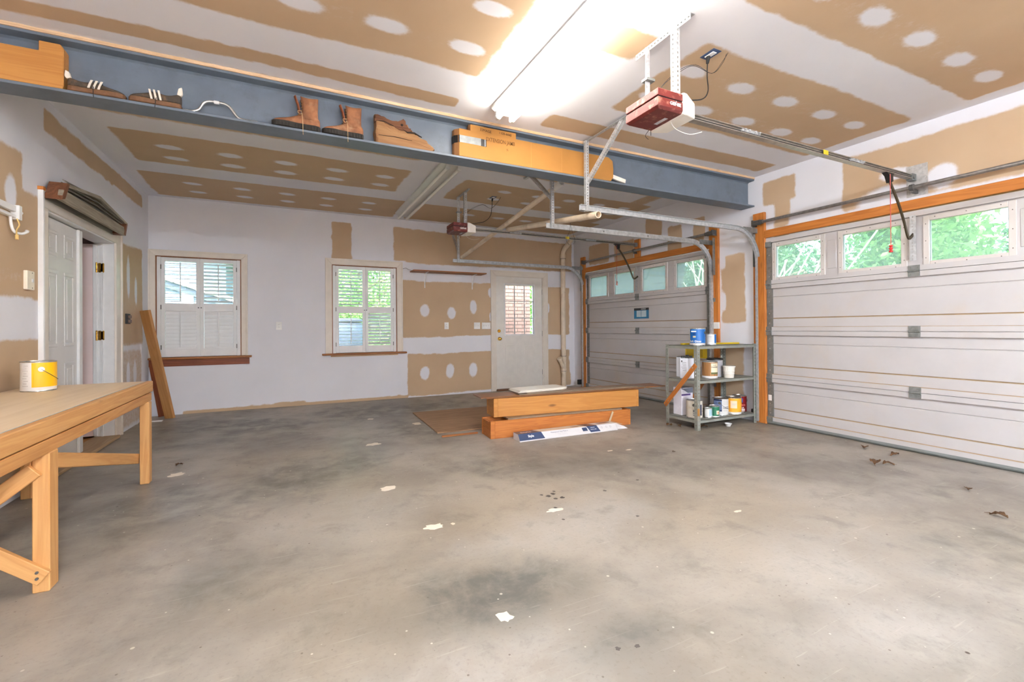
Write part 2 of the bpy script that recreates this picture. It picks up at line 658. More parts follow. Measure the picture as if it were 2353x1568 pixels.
def sheet(name, u_rng, v_rng, holes, to_xyz, rects, spots, thick, step=.03, seed=3, base=0.0):
    """gridded drywall surface with openings, a solid slab once thickened"""
    def lines(lo, hi, cuts):
        a = set(np.round(np.linspace(lo, hi, int((hi - lo) / step) + 1), 4))
        a |= {round(c, 4) for c in cuts if lo < c < hi}
        return np.array(sorted(a))
    us = lines(*u_rng, [h[i] for h in holes for i in (0, 1)])
    vs_ = lines(*v_rng, [h[i] for h in holes for i in (2, 3)])
    U, V = np.meshgrid(us, vs_, indexing='ij')
    pts = to_xyz(U.ravel(), V.ravel())
    nu, nv = len(us), len(vs_)
    i, j = np.meshgrid(np.arange(nu - 1), np.arange(nv - 1), indexing='ij')
    cu, cv = (us[:-1] + us[1:]) / 2, (vs_[:-1] + vs_[1:]) / 2
    CU, CV = np.meshgrid(cu, cv, indexing='ij')
    keep = np.ones_like(CU, bool)
    for h in holes:
        keep &= ~((CU > h[0]) & (CU < h[1]) & (CV > h[2]) & (CV < h[3]))
    i, j = i[keep], j[keep]
    F = np.stack([i * nv + j, (i + 1) * nv + j, (i + 1) * nv + j + 1, i * nv + j + 1], 1)
    used = np.unique(F)
    remap = -np.ones(nu * nv, int)
    remap[used] = np.arange(len(used))
    me = bpy.data.meshes.new(name)
    me.from_pydata(pts[used].tolist(), [], remap[F].tolist())
    m = np.maximum(bare_mask(U, V, rects, spots, seed).ravel()[used], base)
    at = me.attributes.new('bare', 'FLOAT', 'POINT')
    at.data.foreach_set('value', m.astype(np.float32))
    me.materials.append(DRY)
    o = bpy.data.objects.new(name, me)
    COL.objects.link(o)
    md = o.modifiers.new('thickness', 'SOLIDIFY')
    md.thickness = abs(thick)
    md.offset = -1.0 if thick > 0 else 1.0
    struct(o)
    return o
# ================================================================== SETTING
def make_floor():
    x0, x1, y0, y1 = XL - 1.9, XR + .16, YF - .2, YB + .16
    us, vs_ = np.linspace(x0, x1, 210), np.linspace(y0, y1, 320)
    U, V = np.meshgrid(us, vs_, indexing='ij')
    nu, nv = U.shape
    me = bpy.data.meshes.new('floor')
    i, j = np.meshgrid(np.arange(nu - 1), np.arange(nv - 1), indexing='ij')
    F = np.stack([i * nv + j, (i + 1) * nv + j, (i + 1) * nv + j + 1, i * nv + j + 1], -1).reshape(-1, 4)
    me.from_pydata(np.stack([U.ravel(), V.ravel(), np.zeros(U.size)], 1).tolist(), [], F.tolist())
    def field(spec):
        out = np.zeros_like(U)
        w = (vnoise(U, V, 1.7, 31) - .5) * .9 + (vnoise(U, V, 5.0, 32) - .5) * .5
        for x, y, rx, ry, a in spec:
            d = np.sqrt(((U - x) / rx) ** 2 + ((V - y) / ry) ** 2)
            out = np.maximum(out, a * sstep(1.25, .15, d + w))
        return out.ravel().astype(np.float32)
    stain = field(((.80, 1.82, .50, .30, .75), (.15, 3.9, .75, .55, .55), (-.25, 2.45, .50, .30, .45), (1.2, 5.0, .45, .7, .60), (-.4, 6.1, 1.2, .7, .65),
                   (1.2, 6.5, 1.4, .7, .55), (1.6, 3.3, .45, .45, .45), (3.2, 1.05, .45, .35, .45), (-.5, 1.65, .4, .25, .40), (2.5, 3.0, .8, .45, .35),
                   (1.1, 1.3, .35, .16, .5), (-.9, 3.6, .5, .8, .5), (3.3, 5.6, .9, .8, .5), (4.3, 3.4, .7, .5, .45), (3.9, 1.6, .5, .7, .25), (.4, 1.15, .3, .15, .3)))
    pale = field(((1.4, 2.2, .9, .45, .8), (.5, 1.3, .9, .35, .9), (1.05, 4.2, .3, .35, .7), (2.2, 1.5, 1.0, .7, .6), (.4, 3.0, .7, .5, .5), (1.9, .95, .6, .3, .7), (-.2, 1.2, .5, .2, .6)))
    for nm, arr in (('stain', stain), ('pale', pale)):
        at = me.attributes.new(nm, 'FLOAT', 'POINT')
        at.data.foreach_set('value', arr)
    me.materials.append(CONC)
    o = bpy.data.objects.new('floor', me)
    COL.objects.link(o)
    md = o.modifiers.new('thickness', 'SOLIDIFY')
    md.thickness = .15
    md.offset = -1
    struct(o)
    # dried drips, each a thin skin lying on the slab
    rnd = random.Random(9)
    def drip(name, x, y, rx, ry, mat):
        bm = new_bm()
        n = 15
        a0 = rnd.random() * PI
        rim = []
        for k in range(n):
            a = 2 * PI * k / n
            r = 1 + (rnd.random() - .5) * .55
            px, py = rx * r * math.cos(a), ry * r * math.sin(a)
            rim.append((x + px, y + py))
        lo = [bm.verts.new((a, b, .0)) for a, b in rim]
        hi = [bm.verts.new((x + (a - x) * .9, y + (b - y) * .9, .0007)) for a, b in rim]
        bridge(bm, lo, hi)
        bm.faces.new(hi)
        obj(name, bm, mat, o)
    WT = paint('dried_plaster', lin(226, 216, 200), .8, var=.05)
    OIL = paint('dried_oil', lin(88, 80, 76), .5, var=.1)
    for x, y, rx, ry in ((.73, 2.53, .06, .035), (.62, 3.28, .06, .045), (.72, 4.6, .07, .05), (.75, 1.62, .03, .035), (1.47, 2.42, .055, .025), (1.35, 5.35, .05, .07),
                         (.9, 5.9, .04, .04), (-.80, 4.35, .05, .06), (.84, 2.52, .012, .016), (2.62, 3.35, .03, .015), (2.8, 3.3, .03, .015), (2.45, 1.9, .03, .012)):
        drip('plaster_drip', x, y, rx, ry, WT)
    for x, y, r in ((1.55, 2.64, .019), (1.60, 2.66, .017), (1.57, 2.58, .015), (1.62, 2.58, .016), (1.52, 2.68, .012), (1.63, 2.70, .011), (1.49, 2.45, .012),
                    (1.95, 2.55, .013), (2.30, 2.62, .012), (1.86, 2.12, .010), (1.44, 2.28, .009), (1.03, 1.28, .009), (1.10, 1.26, .010)):
        drip('oil_spot', x, y, r, r, OIL)
make_floor()

JX = (-1.05, -.54, -.03, .48, 1.01)
KX = (2.52, 3.03, 3.52, 4.03, 4.49)
spots = [(x, y, .10, .055) for x in JX for y in (5.41, 5.74)] + [(x, y, .085, .05) for x in JX for y in (6.63, 7.0)]
spots += [(x, y, .11, .06) for x in (-1.05, -.47, .047, .517, 1.013) for y in (2.70,)] + [(x, 2.30, .11, .055) for x in (.5, 1.016)]
spots += [(x, y, .105, .06) for x in KX for y in (1.42, 2.28, 2.655)] + [(x, .6, .1, .06) for x in KX]
spots += [(x, y, .10, .06, .8) for x in KX for y in (5.36, 5.72, 6.68)]
# faint wipes of compound along each screw row
rows = [(-.02, y, 1.25, .10, .22) for y in (5.41, 5.74, 6.63, 7.0, 2.7)] + [(3.5, y, 1.2, .12, .25) for y in (1.42, 2.28, 2.66, 5.5, 6.7)]
c_rects = [(-1.45, 1.19, 1.99, 2.98), (-1.45, 1.19, .3, 1.66), (-1.45, 1.17, 3.31, 3.455, .02),
           (2.34, 4.82, 2.0, 2.93, .04), (2.2, 4.83, .2, 1.65, .03), (1.95, 4.80, 3.22, 3.45, .03), (1.72, 2.06, 2.10, 2.36, .04),
           (-1.45, 1.24, 3.6, 4.74, .06, .85), (-1.42, 1.24, 5.07, 5.95), (-1.52, 1.45, 6.32, 7.31), (1.88, 4.8, 5.1, 5.98, .04),
           (1.85, 4.4, 3.6, 4.72, .06, .85), (1.62, 4.8, 6.35, 7.31, .04), (4.35, 4.62, 3.8, 7.2, .05, .7)]
ceil = sheet('ceiling', (XL - .1, XR + .1), (YF - .1, YB + .1), [], lambda u, v: np.stack([u, v, np.full_like(u, HC)], 1),
             c_rects, spots + rows, -.2, .028, 5)

WIN1 = (-1.592, -.618, .768, 2.118)
WIN2 = (.574, 1.554, .758, 2.118)
DR = (3.296, 4.284, 0.0, 2.07)
b_rects = [(.567, .855, 2.2, 2.79, .02), (1.50, 4.93, 2.215, 2.76, .025), (1.60, 3.23, .995, 1.92, .02), (1.74, 3.23, .02, .72, .02),
           (4.34, 4.87, .995, 1.90, .02), (4.34, 4.87, .03, .71, .02), (-1.3, 1.75, -.1, .045, .008)]
b_spots = [(2.016, 1.436, .075, .10), (2.472, 1.389, .07, .10), (2.874, 1.488, .06, .12), (2.02, .39, .075, .11), (2.444, .41, .07, .12),
           (2.866, .401, .075, .12), (3.2, 1.75, .04, .08), (3.2, 1.32, .03, .08), (4.38, 1.5, .04, .10)]
sheet('wall_back', (XL - .1, XR + .1), (0, HC), [WIN1, WIN2, DR], lambda u, v: np.stack([u, np.full_like(u, YB), v], 1),
      b_rects, b_spots, .15, .028, 9)

YCA, YCB, HALF = 5.63, 2.055, 1.405
r_rects = [(3.72, 4.055, 1.17, 2.02, .03), (3.13, 3.5, 2.53, 2.81, .03), (3.19, 3.36, 2.1, 2.56, .03), (-1.0, 2.645, 2.10, 2.79, .03),
           (6.35, 6.93, 2.28, 2.62, .03), (5.72, 6.2, 2.24, 2.55, .03), (4.72, 4.98, 2.2, 2.60, .02), (4.33, 4.52, 2.2, 2.62, .02), (5.1, 5.45, 2.5, 2.8, .03),
           (3.74, 4.02, .05, .9, .04)]
r_spots = [(4.03, 1.95, .035, .09), (4.03, 1.45, .04, .12), (1.86, 2.40, .10, .10), (2.2, 2.52, .12, .05), (1.2, 2.25, 2.0, .03, .8), (2.25, 2.3, .25, .12)]
sheet('wall_right', (YF, YB), (0, HC), [(YCA - HALF - .01, YCA + HALF + .01, 0, 2.152), (YCB - HALF - .01, YCB + HALF + .01, 0, 2.152)],
      lambda u, v: np.stack([np.full_like(u, XR), u, v], 1), r_rects, r_spots, -.15, .028, 13)

LD = (4.64, 6.15, 0.0, 2.062)
l_rects = [(4.62, 7.17, 2.665, 2.825, .02), (1.2, 4.31, 1.36, 2.36, .035), (4.25, 4.60, 1.36, 2.11, .03), (1.2, 4.60, .06, 1.06, .03),
           (6.25, 7.17, .95, 2.12, .03, .8), (6.25, 7.12, .02, .9, .04, .55)]
l_spots = [(6.62, 1.75, .05, .22), (6.9, 1.6, .04, .15), (6.6, .62, .05, .12), (6.85, .62, .05, .12), (4.17, 2.05, .07, .12), (4.0, 1.5, .5, .05, .3)]
sheet('wall_left', (YF, YB), (0, HC), [LD], lambda u, v: np.stack([np.full_like(u, XL), u, v], 1), l_rects, l_spots, .15, .03, 17)
sheet('wall_front', (XL - .1, XR + .1), (0, HC), [], lambda u, v: np.stack([u, np.full_like(u, YF), v], 1),
      [(-1.5, 1.0, .1, 1.0), (-1.5, 1.0, 1.3, 2.3), (1.6, 4.7, .1, 1.0), (1.6, 4.7, 1.3, 2.3)], [], -.15, .06, 21)

# pencil note on the ceiling board
GRAPH = paint('pencil', lin(150, 128, 98), .8)
text('186', .085, FM((.33, 2.36, HC - .0015), '-z') @ Matrix.Rotation(PI - .5, 4, 'Z'), GRAPH, ceil, name='pencil_note')

# ------------------------------------------------------------------ windows with plantation shutters
def louver_mesh(w):
    bm = new_bm()
    a, n = .030, 10
    up = [(a * math.cos(PI * k / n), .0045 * math.sin(PI * k / n)) for k in range(n + 1)]
    lo = [(-a * math.cos(PI * k / n), -.0045 * math.sin(PI * k / n)) for k in range(1, n)]
    M = Matrix(((0, 0, 1, -w / 2), (1, 0, 0, 0), (0, 1, 0, 0), (0, 0, 0, 1)))
    prism(bm, up + lo, M, w)
    me = mesh_of(bm, 'louver', angle=40)
    me.materials.append(SHUT)
    return me

def casing(parent, x0, x1, z0, z1, w, y, t=.018, mat=None, bottom=False):
    mat = mat or WHITE_TRIM
    def leg(name, poly):
        bm = new_bm()
        prism(bm, poly, Matrix(((1, 0, 0, 0), (0, 0, -1, y), (0, 1, 0, 0), (0, 0, 0, 1))), t)
        obj(name, bm, mat, parent, bevel=.004)
        # raised outer back band
    leg('casing', [(x0 - w, z0), (x0, z0), (x0, z1), (x0 - w, z1 + w)])
    leg('casing', [(x1, z0), (x1 + w, z0), (x1 + w, z1 + w), (x1, z1)])
    leg('casing', [(x0, z1), (x1, z1), (x1 + w, z1 + w), (x0 - w, z1 + w)])
    def band(name, dims):
        bx(name, dims, mat, parent, .003)
    band('casing_back_band', (x0 - w - .006, x0 - w + .016, y - t - .008, y, z0, z1 + w + .006))
    band('casing_back_band', (x1 + w - .016, x1 + w + .006, y - t - .008, y, z0, z1 + w + .006))
    band('casing_back_band', (x0 - w + .016, x1 + w - .016, y - t - .008, y, z1 + w - .016, z1 + w + .006))

HINGE = paint('hinge_grey', lin(120, 116, 112), .4, .6)
WOODEDGE = wood('jamb_edge_brown', lin(160, 104, 64), lin(130, 82, 48), 'Z', 0)

def shutter_window(n, W, sill_x, tilt, apron, label, cw_l, cw_r):
    x0, x1, z0, z1 = W
    root = struct(thing('window_%d' % n, ((x0 + x1) / 2, YB, z0)), label)
    cl = x0 - cw_l
    casing(root, x0, x1, z0, z1, cw_r, YB) if cw_l == cw_r else casing(root, x0, x1, z0, z1, cw_l, YB)
    # jamb lining
    for d in ((x0, x0 + .012, YB - .002, YB + .14, z0, z1), (x1 - .012, x1, YB - .002, YB + .14, z0, z1), (x0, x1, YB - .002, YB + .14, z1 - .012, z1)):
        bx('jamb', d, WOODEDGE, root)
    # stool and apron
    bm = new_bm()
    box(bm, sill_x[0], sill_x[1], YB - .075, YB + .10, z0 - .028, z0)
    obj('sill', bm, OAKB, root, bevel=.006)
    bm = new_bm()
    box(bm, apron[0], apron[1], YB - .02, YB, apron[2], z0 - .028)
    obj('apron', bm, apron[3], root, bevel=.002)
    # sash behind the shutters
    ys = YB + .085
    for d in ((x0 + .012, x0 + .055, ys, ys + .04, z0, z1 - .012), (x1 - .055, x1 - .012, ys, ys + .04, z0, z1 - .012),
              (x0 + .055, x1 - .055, ys, ys + .04, z0, z0 + .05), (x0 + .055, x1 - .055, ys, ys + .04, z1 - .06, z1 - .012),
              (x0 + .055, x1 - .055, ys, ys + .04, (z0 + z1) / 2 - .02, (z0 + z1) / 2 + .02)):
        bx('sash', d, WHITE, root)
    bx('pane', (x0 + .055, x1 - .055, ys + .018, ys + .022, z0 + .05, (z0 + z1) / 2 - .02), GLASS, root)
    bx('pane', (x0 + .055, x1 - .055, ys + .018, ys + .022, (z0 + z1) / 2 + .02, z1 - .06), GLASS, root)
    # shutter frame
    fw = .042
    yf, yb = YB + .004, YB + .036
    for d in ((x0 + .012, x0 + .012 + fw, yf, yb, z0, z1 - .012), (x1 - .012 - fw, x1 - .012, yf, yb, z0, z1 - .012)):
        bx('shutter_frame', d, SHUT, root, .002)
    a, b = x0 + .012 + fw + .003, x1 - .012 - fw - .003
    mid = (a + b) / 2
    zt, zb = z1 - .016, z0 + .004
    zr0, zr1 = z0 + .617, z0 + .722       # divider rail
    sw = .042
    for li, (p, q) in enumerate(((a, mid - .0015), (mid + .0015, b))):
        sh = thing('shutter', (p if li == 0 else q, yf, zb))
        sh.parent = root
        sh.matrix_parent_inverse = world_of(root).inverted()
        M0 = None
        for d in ((p, p + sw, yf, yb - .004, zb, zt), (q - sw, q, yf, yb - .004, zb, zt), (p + sw, q - sw, yf, yb - .004, zt - .05, zt),
                  (p + sw, q - sw, yf, yb - .004, zr0, zr1), (p + sw, q - sw, yf, yb - .004, zb, zb + .11)):
            bx('shutter_rail', d, SHUT, sh, .002)
        me = louver_mesh(q - p - 2 * sw - .006)
        for half, (l0, l1) in enumerate(((zr1 + .004, zt - .054), (zb + .114, zr0 - .004))):
            nn = 11 if half == 0 else 10
            pitch = (l1 - l0) / nn
            t = tilt[li][half]
            for k in range(nn):
                o = bpy.data.objects.new('louver', me)
                place(o, sh, Matrix.Translation(((p + q) / 2, (yf + yb) / 2, l0 + (k + .5) * pitch)) @ Matrix.Rotation(math.radians(t), 4, 'X'))
            bx('tilt_rod', ((p + q) / 2 - .006, (p + q) / 2 + .006, yf - .024, yf - .012, l0 + .02, l1 - .01), SHUT, sh, .002)
        for zh in (zb + .13, (zb + zt) / 2, zt - .13):
            xh = p if li == 0 else q
            bx('hinge', (xh - .006, xh + .006, yf - .006, yf, zh - .03, zh + .03), HINGE, sh)
        bm = new_bm()
        xk = q - .014 if li == 0 else p + .014
        cyl(bm, (xk, yf, z0 + .665), (xk, yf - .016, z0 + .665), .008, 10)
        obj('knob', bm, STEELD, sh, angle=40)
    return root

shutter_window(1, WIN1, (XL + .004, -.49), ((4, 75), (-22, 75)), (XL + .004, -.52, .648, REDW),
               'shuttered window beside the leaning boards, lower louvers closed', .072, .072)
APR = wood('raw_apron', lin(206, 172, 136), lin(184, 146, 110), 'X', 0)
shutter_window(2, WIN2, (.43, 1.70), ((-16, 4), (-10, -42)), (.555, 1.565, .705, APR),
               'shuttered window in the middle of the back wall, all louvers open', .088, .088)
# ------------------------------------------------------------------ back door with nine lights
def back_door():
    root = struct(thing('door_1', (3.79, YB, 0)), 'cream entry door with nine-pane glass at the end of the back wall')
    x0, x1, zt = 3.305, 4.275, 2.06
    casing(root, x0 - .002, x1 + .002, 0, zt + .004, .092, YB)
    for d in ((x0 - .009, x0 + .012, YB - .002, YB + .14, 0, zt + .01), (x1 - .012, x1 + .009, YB - .002, YB + .14, 0, zt + .01),
              (x0, x1, YB - .002, YB + .14, zt - .002, zt + .01)):
        bx('jamb', d, WHITE_TRIM, root)
    bx('threshold', (x0, x1, YB - .03, YB + .15, 0, .028), wood('threshold_oak', lin(122, 84, 56), lin(92, 60, 40), 'X', 0), root, .004)
    y = YB + .014
    slab = thing('door_slab', (x1 - .014, y, .03))
    slab.parent = root
    slab.matrix_parent_inverse = world_of(root).inverted()
    a, b, zb = x0 + .014, x1 - .014, .034
    gx0, gx1, gz0, gz1 = 3.485, 4.095, 1.0, 1.925
    T = .044
    for d in ((a, gx0, y, y + T, zb, zt - .004), (gx1, b, y, y + T, zb, zt - .004), (gx0, gx1, y, y + T, gz1, zt - .004), (gx0, gx1, y, y + T, zb, gz0)):
        bx('slab_face', d, DOORW, slab)
    for px0, px1 in ((3.50, 3.715), (3.865, 4.085)):
        bm = new_bm()
        m = .02
        # sunk moulding ring with raised field
        for d in ((px0, px1, y - .004, y, .285, .285 + m), (px0, px1, y - .004, y, .82 - m, .82), (px0, px0 + m, y - .004, y, .285 + m, .82 - m), (px1 - m, px1, y - .004, y, .285 + m, .82 - m)):
            box(bm, *d)
        obj('panel_moulding', bm, DOORW, slab, bevel=.003)
        bx('raised_panel', (px0 + .035, px1 - .035, y - .003, y, .32, .785), DOORW, slab, .003)
    fr = .028
    for d in ((gx0 - .012, gx0 + fr - .012, gz0 - .012, gz1 + .012), (gx1 - fr + .012, gx1 + .012, gz0 - .012, gz1 + .012)):
        bx('light_frame', (d[0], d[1], y - .01, y + T + .01, d[2], d[3]), WHITE, slab, .003)
    for z in (gz0 - .012, gz1 + .012 - fr):
        bx('light_frame', (gx0 + fr - .012, gx1 - fr + .012, y - .01, y + T + .01, z, z + fr), WHITE, slab, .003)
    bxw = (gx1 - gx0)
    MUNT = paint('muntin_grey', lin(206, 208, 210), .4)
    for k in (1, 2):
        xx = gx0 + bxw * k / 3
        bx('muntin', (xx - .008, xx + .008, y - .002, y + .012, gz0, gz1), MUNT, slab)
        zz = gz0 + (gz1 - gz0) * k / 3
        bx('muntin', (gx0, gx1, y - .001, y + .011, zz - .008, zz + .008), MUNT, slab)
    for i in range(3):
        for j in range(3):
            w, h = (gx1 - gx0) / 3, (gz1 - gz0) / 3
            bx('pane', (gx0 + i * w, gx0 + (i + 1) * w, y + .018, y + .022, gz0 + j * h, gz0 + (j + 1) * h), GLASS, slab)
    bm = new_bm()
    M = Matrix.Translation((3.378, y, .935)) @ Matrix.Rotation(PI / 2, 4, 'X')
    prof = [(.032, 0), (.032, .006), (.014, .010), (.012, .03), (.024, .038), (.028, .05), (.024, .062), (.01, .068)]
    rings = [[bm.verts.new(M @ Vector((r * math.cos(2 * PI * k / 20), r * math.sin(2 * PI * k / 20), z))) for k in range(20)] for r, z in prof]
    for p, q in zip(rings, rings[1:]):
        bridge(bm, p, q)
    bm.faces.new(rings[-1])
    obj('knob', bm, BRASS, slab, angle=40)
    bm = new_bm()
    cyl(bm, (3.372, y, 1.075), (3.372, y - .014, 1.075), .029, 20)
    cyl(bm, (3.372, y - .014, 1.075), (3.372, y - .02, 1.075), .013, 12)
    box(bm, 3.368, 3.376, y - .034, y - .018, 1.06, 1.09)
    obj('deadbolt', bm, BRASS, slab, angle=40)
    for z in (.30, 1.02, 1.80):
        bm = new_bm()
        cyl(bm, (4.268, y - .006, z - .05), (4.268, y - .006, z + .05), .008, 8)
        obj('hinge', bm, STEELD, slab)
back_door()

# ------------------------------------------------------------------ double door to the house (left wall)
def house_door():
    root = struct(thing('door_2', (XL, 5.4, 0)), 'white double door to the house in the left wall, far leaf open')
    y0, y1, zt = LD[0] + .006, LD[1] - .006, 2.055
    # casing, wall faces +x
    w, t = .105, .02
    bx('casing', (XL, XL + t, y0 - w, y0, 0, zt), WHITE_TRIM, root, .004)
    bx('casing', (XL, XL + t, y1, y1 + w + .05, 0, zt), WHITE_TRIM, root, .004)
    bx('casing', (XL, XL + t, y0 - w, y1 + w + .05, zt, zt + .12), WHITE_TRIM, root, .004)
    bx('casing_back_band', (XL, XL + t + .012, y0 - w - .012, y0 - w + .014, 0, zt + .12), WHITE, root, .003)
    bx('casing_back_band', (XL, XL + t + .012, y1 + w + .036, y1 + w + .062, 0, zt + .12), WHITE_TRIM, root, .003)
    bx('end_block', (XL, XL + t + .014, y0 - w - .014, y0 - w + .022, zt + .12, zt + .145), JAMB, root)
    bx('cap_board', (XL, XL + t + .006, y0 - w + .022, y1 + w, zt + .12, zt + .135), WHITE_TRIM, root)
    for d in ((XL - .16, XL + .002, LD[0] - .002, y0 + .012, 0, zt), (XL - .16, XL + .002, y1 - .012, LD[1] + .002, 0, zt), (XL - .16, XL + .002, y0, y1, zt - .012, zt + .01)):
        bx('jamb', d, WHITE, root)
    bx('stop', (XL - .10, XL - .085, y1 - .026, y1 - .012, .03, zt - .012), WHITE, root)
    bx('threshold', (XL - .17, XL + .05, y0, y1, 0, .03), wood('threshold_tan', lin(190, 160, 120), lin(166, 132, 92), 'Y', 0), root, .006)
    # closed near leaf: six panels, stands in the opening
    x = XL - .045
    yl0, yl1 = y0 + .014, 5.40
    leaf = thing('door_leaf', (x, yl0, .04))
    leaf.parent = root
    leaf.matrix_parent_inverse = world_of(root).inverted()
    LEAF = paint('leaf_grey_white', lin(222, 219, 216), .4, var=.02)
    bx('leaf_slab', (x - .042, x, yl0, yl1, .035, zt - .022), LEAF, leaf, .002)
    pw = (yl1 - yl0 - .36) / 2
    for col in range(2):
        a = yl0 + .12 + col * (pw + .12)
        for z0, z1 in ((.22, .86), (1.0, 1.62), (1.74, 1.94)):
            bm = new_bm()
            m = .028
            for d in ((a, a + pw, z0, z0 + m), (a, a + pw, z1 - m, z1), (a, a + m, z0 + m, z1 - m), (a + pw - m, a + pw, z0 + m, z1 - m)):
                box(bm, x, x + .007, d[0], d[1], d[2], d[3])
            obj('panel_moulding', bm, LEAF, leaf, bevel=.005)
            bx('raised_panel', (x, x + .006, a + .05, a + pw - .05, z0 + .05, z1 - .05), LEAF, leaf, .004)
    bx('astragal', (x, x + .022, yl1 - .06, yl1 + .012, .035, zt - .022), WHITE, leaf, .005)
    # far leaf swung back into the house, seen on its face
    yf = y1 - .02
    PINK = paint('leaf_pinkish', lin(236, 214, 210), .4, var=.02)
    leaf2 = thing('door_leaf', (XL - .16, yf, .04))
    leaf2.parent = root
    leaf2.matrix_parent_inverse = world_of(root).inverted()
    bx('leaf_slab', (XL - .87, XL - .165, yf - .004, yf + .04, .04, zt - .03), PINK, leaf2, .002)
    bx('leaf_edge', (XL - .165, XL - .13, yf - .010, yf + .014, .04, zt - .03), WHITE, leaf2, .004)
    for z in (.38, 1.08, 1.785):
        h = thing('hinge', (XL - .12, yf, z))
        h.parent = leaf2
        h.matrix_parent_inverse = world_of(leaf2).inverted()
        bx('hinge_plate', (XL - .125, XL - .075, yf - .006, yf + .01, z - .05, z + .05), BRASS, h, .006)
        bm = new_bm()
        cyl(bm, (XL - .132, yf - .014, z - .052), (XL - .132, yf - .014, z + .052), .008, 10)
        obj('hinge_pin', bm, BRASS, h, angle=40)
    # hallway beyond
    HALL = paint('hall_paint', lin(232, 216, 212), .6, var=.02)
    HW = wood('hall_oak', lin(196, 140, 74), lin(168, 112, 54), 'Y', 0)
    struct(bx('floor_hall', (XL - 1.9, XL - .15, 4.3, 7.0, .0, .02), HW))
    struct(bx('wall_hall', (XL - 2.0, XL - 1.9, 4.2, 7.1, 0, 2.6), HALL))
    struct(bx('wall_hall', (XL - 1.9, XL - .15, 6.95, 7.05, 0, 2.6), HALL))
    struct(bx('wall_hall', (XL - 1.9, XL - .15, 4.2, 4.3, 0, 2.6), HALL))
    struct(bx('ceiling_hall', (XL - 2.0, XL - .15, 4.2, 7.05, 2.5, 2.6), HALL))
house_door()

# ------------------------------------------------------------------ roll-up garage doors
JOINTS = (.036, .532, 1.073, 1.61, 2.143)
LEDGE = paint('ledge_grime', lin(172, 148, 118), .7, var=.12, scale=5)
SEAL = paint('seal_grey', lin(120, 124, 122), .5)
SCREW = paint('screw_dark', lin(96, 88, 80), .4, .5)
FRAMEC = paint('window_frame_cream', lin(204, 197, 191), .4, var=.02)

